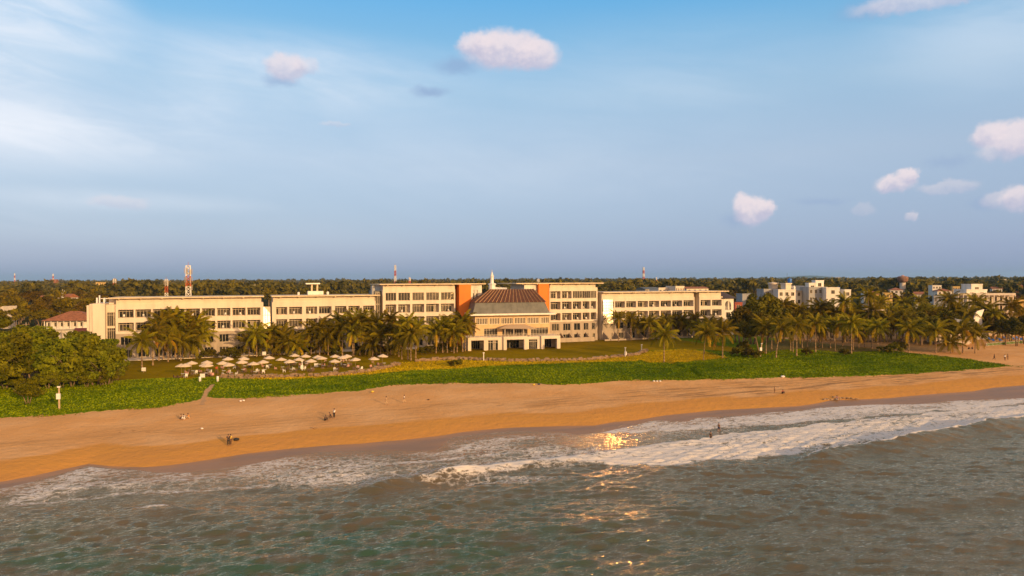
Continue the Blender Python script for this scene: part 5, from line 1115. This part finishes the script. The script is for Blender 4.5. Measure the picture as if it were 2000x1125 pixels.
def person_meshes(kind):
    if kind in _pc: return _pc[kind]
    J = pose(kind); pts = []; ed = []; ix = {}
    def P(n, r, par=None, pos=None):
        ix[n] = len(pts); pts.append((*(pos or J[n]), r))
        if par is not None: ed.append((ix[par], ix[n]))
    P('pel', (.15, .11)); P('waist', (.125, .095), 'pel'); P('chest', (.155, .105), 'waist'); P('neck', .055, 'chest'); P('head0', .078, 'neck'); P('head', (.082, .098), 'head0'); P('crown', .05, 'head', lerp3(J['head0'], J['head'], 2.1))
    P('nose', .016, 'head', (J['head'][0], J['head'][1]-.115, J['head'][2]-.015))
    for n in 'lr':
        P('hip'+n, .092, 'pel'); P('knee'+n, .058, 'hip'+n); P('calf'+n, .056, 'knee'+n, lerp3(J['knee'+n], J['ank'+n], .3)); P('ank'+n, .036, 'calf'+n); P('toe'+n, (.042, .022), 'ank'+n)
        P('sh'+n, .060, 'chest'); P('elb'+n, .040, 'sh'+n); P('wri'+n, .026, 'elb'+n)
        w = Vector(J['wri'+n]); dd = (w-Vector(J['elb'+n])).normalized(); sd = dd.cross(Vector((0, 0, 1))); sd = sd.normalized() if sd.length > .1 else Vector((1, 0, 0))
        pa = w+dd*.07; P('palm'+n, (.036, .018), 'wri'+n, tuple(pa))
        for k, (o_, l_) in enumerate(((-.027, .075), (-.009, .088), (.010, .082), (.027, .066))):
            P(f'f{k}{n}', .0085, 'palm'+n, tuple(pa+dd*.035+sd*o_)); P(f'g{k}{n}', .0075, f'f{k}{n}', tuple(pa+dd*(.02+l_)+sd*o_*1.25+Vector((0, -.018, 0))))
        P('th'+n, .009, 'palm'+n, tuple(pa-dd*.01-sd*.05+Vector((0, -.015, 0))))
    body = skin_mesh('person', pts, ed, M['skin'])
    S = [(*J['pel'], (.165, .125)), (*J['waist'], (.14, .11)), (*J['chest'], (.175, .125)), (*lerp3(J['chest'], J['neck'], .8), .075), (*J['shl'], .078), (*lerp3(J['shl'], J['elbl'], .75), .062), (*J['shr'], .078), (*lerp3(J['shr'], J['elbr'], .75), .062)]
    shirt = skin_mesh('shirt', S, [(0,1),(1,2),(2,3),(2,4),(4,5),(2,6),(6,7)], M['whiteshirt'])
    Tt = [(*lerp3(J['pel'], J['waist'], .15), (.158, .12)), (*J['hipl'], .108), (*J['kneel'], .078), (*lerp3(J['kneel'], J['ankl'], .85), .062), (*J['hipr'], .108), (*J['kneer'], .078), (*lerp3(J['kneer'], J['ankr'], .85), .062)]
    tr = skin_mesh('trousers', Tt, [(0,1),(1,2),(2,3),(0,4),(4,5),(5,6)], M['black'])
    St = [Tt[0], Tt[1], (*lerp3(J['hipl'], J['kneel'], .7), .10), Tt[4], (*lerp3(J['hipr'], J['kneer'], .7), .10)]
    sh = skin_mesh('shorts', St, [(0,1),(1,2),(0,3),(3,4)], M['black'])
    h = J['head']; m = MB(); m.ball((h[0], h[1]+.018, h[2]+.035), .098, .108, .10, 10); m.v = [(a, b, max(c, h[2]+(.03 if b < h[1]-.03 else -.05))) for a, b, c in m.v]; hair = m.mesh('hair', M['black'], True)
    _pc[kind] = (body, shirt, tr, sh, hair); return _pc[kind]
def recol(me, m_):
    k = (me.name, m_)
    if k not in _pc: c = me.copy(); c.materials[0] = M[m_]; _pc[k] = c
    return _pc[k]
def person(px, by, kind, label, top, bottom, rz=0.0, s=1.0, shorts=False, sink=0.0, group=None, bath=None):
    p = on(px, by) if bath is None else gp(px, by, .15)
    if bath is not None: p.z = .15-bath
    b, shirt, tr, sh, hair = person_meshes(kind)
    o = link('person', b, None, (p.x, p.y, p.z-sink)); o.rotation_euler.z = rz; o.scale = (s, s, s); tag(o, label, 'person', group)
    if top: link('shirt', recol(shirt, top), o)
    if bottom: k = sh if shorts else tr; link('shorts' if shorts else 'trousers', recol(k, bottom), o)
    link('hair', hair, o)
person(443.5, 871, 'stand', 'person in dark clothes standing at the wet sand beside someone in yellow', 'black', 'black', .3)
person(448, 870, 'stand', 'person in a yellow shirt standing close to a dark-clothed companion', 'yellow', 'brown', 2.6, .98)
person(632.5, 822, 'sit', 'person in black sitting on the sand facing the crouching one', 'black', 'black', 1.3)
person(645.5, 818, 'crouch', 'person in dark clothes crouching beside the one in white', 'black', 'brown', -1.2)
person(651, 817.5, 'stand', 'person in a white shirt and black trousers standing over two seated friends', 'whiteshirt', 'black', -.4)
person(753, 791, 'walk', 'pale-clothed person walking on the dry sand, seaward of two', 'tan', 'tan', -1.4, .95)
person(788.5, 788, 'walk2', 'person in white top walking alone on the dry sand', 'whiteshirt', 'tan', -1.5, .95)
person(350.5, 819, 'sit', 'person in a pale top sitting with dark hair, first of the small seated group', 'tan', 'brown', .8)
person(357.5, 819, 'sit', 'person in bright white sitting in the middle of the seated group', 'whiteshirt', 'whiteshirt', 0)
person(367, 817.5, 'sit', 'person in an orange top sitting at the end of the seated group', 'orange_cloth', 'tan', -.9)
person(1388, 856, 'stand', 'bather in dark clothes standing waist-deep in the shallows', 'black', 'black', .5, 1.0, True, bath=.65)
person(1404, 842, 'walk', 'bather with bare reddish back wading in the white water', None, 'navy', 2.4, 1.0, True, bath=.35)
person(1513, 768.5, 'stand', 'small dark figure standing among the strand debris', 'brown', 'brown', 1, .8)
person(1528, 769, 'sit', 'person in red sitting on the strand debris', 'red', 'black', .4)
person(1635.5, 780, 'crouch', 'person in pale pink crouching by the driftwood at the water line', 'pink', 'whiteshirt', -.6)
person(1942.5, 703, 'walk', 'person in black walking over the far sand', 'black', 'black', 1.2)
person(1963.5, 704, 'stand', 'person in a white top on the far sand beside one in brown', 'whiteshirt', 'brown', -.3)
person(1969, 703, 'stand', 'person in brown on the far sand behind one in white', 'brown', 'brown', .6)
person(1375.5, 692, 'stand', 'person in dark clothes standing by the leaning palm near the yellow patch', 'brown', 'black', 1)
person(1892, 682, 'sit', 'person in black sitting under the sparse palms on the sand, first of two', 'black', 'black', .3)
person(1899, 682, 'sit', 'person in black sitting under the sparse palms on the sand, second of two', 'black', 'black', -.3)
person(1583, 671, 'stand', 'person in white standing in the shade of the grove', 'whiteshirt', 'tan', 0)
for i, (px, y, c1, lab) in enumerate(((397, 716, 'pink', 'in pink by the front parasols'), (474, 712, 'whiteshirt', 'in white at a lawn table'), (482, 714, 'pink', 'in salmon pink on the open lawn'), (509, 713, 'pink', 'in pink beside the notice board'), (560, 714, 'whiteshirt', 'in white on a low seat before the rubble wall'), (594, 711, 'pink', 'in pink behind the white post'), (602, 711, 'red', 'in coral behind the white post'),
     (633, 707, 'pink', 'in coral under the broad parasol pair'), (664, 707, 'whiteshirt', 'in white, first of the table group'), (670, 707, 'pink', 'in light pink, second of the table group'), (676, 706, 'whiteshirt', 'in white, third of the table group'), (682, 706, 'pink', 'in pink, last of the table group'), (726, 709, 'tan', 'in tan under the end parasol'), (724, 702, 'pink', 'in pink behind the end parasol'))):
    person(px, y, 'sit', f'seated guest {lab}', c1, 'tan', i*1.1, 1.0, group='guests seated on the lawn')
# birds of the shoreline are too small to show; the air itself:
hz = MB(); hz.box(-16500, 16500, -600, 15900, -60, 150); ho = hz.build('haze', []); tag(ho, kind='stuff'); ho['label'] = 'thin blue evening haze over the far woods'
hm = bpy.data.materials.new('haze_air'); hm.use_nodes = True; t = NT('x', hm.node_tree)
v = t.n('ShaderNodeVolumePrincipled', {'Color': (.38,.68,1,1), 'Density': .00005, 'Anisotropy': .1}); oo = t.n('ShaderNodeOutputMaterial'); t.t.links.new(v.outputs[0], oo.inputs['Volume'])
ho.data.materials.append(hm)
# ---------------------------------------------------------------- camera, sun, sky
cam = bpy.data.cameras.new('camera'); co = bpy.data.objects.new('camera', cam); COL.objects.link(co); sc.camera = co
cam.sensor_width = 36; cam.lens = 36*F/2000; cam.clip_end = 60000; cam.clip_start = .5
pitch = math.atan((562.5-547.2)/F); roll = math.atan(.00375)
co.matrix_world = Matrix.Translation((0, 0, CZ)) @ Matrix.Rotation(R(90)-pitch, 4, 'X') @ Matrix.Rotation(-roll, 4, 'Z')
sl = bpy.data.lights.new('sun', 'SUN'); sl.energy = 5.0; sl.angle = R(.6); sl.color = (1, .62, .27)
so = bpy.data.objects.new('sun', sl); COL.objects.link(so); so.rotation_euler = SD.to_track_quat('Z', 'Y').to_euler()
w = bpy.data.worlds.new('World'); sc.world = w; w.use_nodes = True
t = NT('w', w.node_tree)
dirv = t.n('ShaderNodeTexCoord').outputs['Generated']
sky = t.n('ShaderNodeTexSky', sky_type='NISHITA', sun_disc=False, sun_elevation=SUN_EL, sun_rotation=math.pi-SUN_AZ, air_density=1.2, dust_density=1.5, ozone_density=2.0)
sep = t.n('ShaderNodeSeparateXYZ', {0: dirv}); dx, dy, dz = sep.outputs
el = t.math('DIVIDE', dz, t.math('MAXIMUM', t.math('SQRT', t.math('ADD', t.math('MULTIPLY', dx, dx), t.math('MULTIPLY', dy, dy))), .05))
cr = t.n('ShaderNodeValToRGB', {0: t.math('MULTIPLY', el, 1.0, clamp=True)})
r = cr.color_ramp; r.elements[0].position = 0; r.elements[0].color = (.26,.36,.62,1); r.elements[1].position = 1; r.elements[1].color = (.52,.48,.46,1)  # top stop: overhead sky, out of view, greyed and warmed for the fill light
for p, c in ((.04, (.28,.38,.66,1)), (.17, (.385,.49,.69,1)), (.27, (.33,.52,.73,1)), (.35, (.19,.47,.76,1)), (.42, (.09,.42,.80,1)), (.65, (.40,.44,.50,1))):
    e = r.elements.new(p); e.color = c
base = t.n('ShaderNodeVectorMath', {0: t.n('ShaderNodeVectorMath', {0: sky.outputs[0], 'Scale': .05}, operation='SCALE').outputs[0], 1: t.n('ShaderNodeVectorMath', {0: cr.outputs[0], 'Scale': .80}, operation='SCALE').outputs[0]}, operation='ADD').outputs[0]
az = t.math('ARCTAN2', dx, dy)
ae = t.n('ShaderNodeCombineXYZ', {0: az, 1: el, 2: 0.0}).outputs[0]
def ell(px, py, rx, ry, src):              # an elliptical region of sky round a bearing and height
    tt = (px-1000)/F; a0 = math.atan(tt); e0 = (547-py)/F/math.sqrt(1+tt*tt)
    d = t.n('ShaderNodeVectorMath', {0: src, 1: (a0, e0, 0)}, operation='SUBTRACT').outputs[0]
    d = t.n('ShaderNodeVectorMath', {0: d, 1: (F*(1+tt*tt)/rx, F*math.sqrt(1+tt*tt)/ry, 0)}, operation='MULTIPLY').outputs[0]
    return d, t.n('ShaderNodeVectorMath', {0: d}, operation='LENGTH').outputs['Value']
# thin high cloud
cv = t.n('ShaderNodeCombineXYZ', {0: az, 1: t.math('ADD', t.math('MULTIPLY', el, 4.2), t.math('MULTIPLY', az, .55)), 2: 0.0}).outputs[0]
c1 = t.noise(cv, 2.2, 7, .55, .6); c2 = t.noise(cv, 7.0, 6, .6, .9)
cl = t.math('ADD', t.math('MULTIPLY', c1, .7), t.math('MULTIPLY', c2, .3))
wisp = 0.0
for px, py, rx, ry, k in ((-40, 240, 620, 95, 1.0), (40, 30, 260, 150, .9), (-60, 40, 360, 230, 1.1), (560, 140, 460, 90, .62), (250, 390, 330, 26, .30), (330, 215, 330, 60, .5), (700, 300, 600, 130, .22), (1300, 150, 420, 130, .22), (1950, 60, 330, 150, .35), (1250, 330, 520, 110, .14), (640, 460, 420, 60, .08), (0, 420, 420, 130, .22)):
    d, ln = ell(px, py, rx, ry, ae); g_ = t.math('MULTIPLY', t.step(ln, 1.25, .0), k); wisp = g_ if wisp == 0.0 else t.math('ADD', wisp, t.math('MULTIPLY', g_, t.math('SUBTRACT', 1.0, wisp, clamp=True)))
cov = t.math('MULTIPLY', wisp, t.math('ADD', .30, t.math('MULTIPLY', t.step(cl, .34, .66), .75)), clamp=True)
c = t.mix(cov, base, (.86,.91,1.0,1))
# small cumulus clouds, soft at the edge, underside shade painted into the colour
nv = t.n('ShaderNodeTexNoise', {'Vector': ae, 'Scale': 26.0, 'Detail': 8.0, 'Roughness': .7}).outputs['Color']
aw_ = t.n('ShaderNodeVectorMath', {0: ae, 1: t.n('ShaderNodeVectorMath', {0: t.n('ShaderNodeVectorMath', {0: nv, 1: (.5, .5, .5)}, operation='SUBTRACT').outputs[0], 'Scale': .030}, operation='SCALE').outputs[0]}, operation='ADD').outputs[0]
cn = t.noise(ae, 70, 5, .6)
for px, py, rx, ry, al, lit in ((1700, 22, 90, 26, .35, 0), (895, 130, 60, 20, .55, 0), (550, 158, 42, 16, .5, 0), (842, 181, 46, 13, .6, 0), (1440, 430, 40, 20, .35, 0), (1600, 393, 70, 10, .3, 0), (1850, 322, 60, 18, .3, 0), (1920, 400, 40, 16, .3, 0),
        (1820, 0, 180, 24, .55, 1), (985, 98, 88, 42, .95, 1), (1050, 108, 50, 32, .9, 1), (935, 92, 42, 26, .8, 1), (562, 130, 46, 28, .75, 1), (600, 132, 30, 18, .4, 1), (1455, 402, 30, 22, .95, 1), (1470, 412, 40, 30, .95, 1), (1488, 408, 24, 24, .95, 1), (1745, 363, 44, 20, .9, 1), (1772, 348, 22, 18, .95, 1),
        (1850, 369, 66, 14, .35, 1), (1778, 428, 16, 9, .5, 1), (1935, 268, 40, 28, .9, 1), (1985, 275, 60, 36, .9, 1), (1965, 300, 60, 22, .5, 1), (1988, 390, 44, 28, .85, 1), (1945, 394, 36, 15, .4, 1), (1685, 412, 30, 12, .2, 1), (235, 392, 70, 14, .3, 1), (655, 242, 34, 6, .25, 1)):
    d, ln = ell(px, py, rx*1.15, ry*1.2, aw_); a_ = t.math('MULTIPLY', t.step(ln, .98, .52 if lit else .1), al)
    if lit:
        dy_ = t.n('ShaderNodeSeparateXYZ', {0: d}).outputs[1]
        hc = t.mix(t.step(t.math('ADD', dy_, t.math('MULTIPLY', t.math('SUBTRACT', cn, .5), 1.6)), -.75, .45), (.56,.55,.70,1), (.86,.76,.80,1))
        c = t.mix(a_, c, hc)
    else: c = t.mix(a_, c, (.27,.38,.62,1))
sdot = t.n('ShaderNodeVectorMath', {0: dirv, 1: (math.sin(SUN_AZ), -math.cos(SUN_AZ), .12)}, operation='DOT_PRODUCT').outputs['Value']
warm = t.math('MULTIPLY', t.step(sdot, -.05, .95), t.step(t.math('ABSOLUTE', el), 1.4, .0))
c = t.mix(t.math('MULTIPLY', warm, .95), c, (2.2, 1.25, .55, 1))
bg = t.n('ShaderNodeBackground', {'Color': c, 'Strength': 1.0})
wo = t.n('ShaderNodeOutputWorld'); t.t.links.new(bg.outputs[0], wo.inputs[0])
sc.cycles.sample_clamp_indirect = 150; sc.cycles.max_bounces = 8; sc.cycles.volume_bounces = 0
vs = sc.view_settings; vs.view_transform = 'Standard'; vs.look = 'None'; vs.gamma = 1; vs.exposure = 0; vs.use_curve_mapping = False
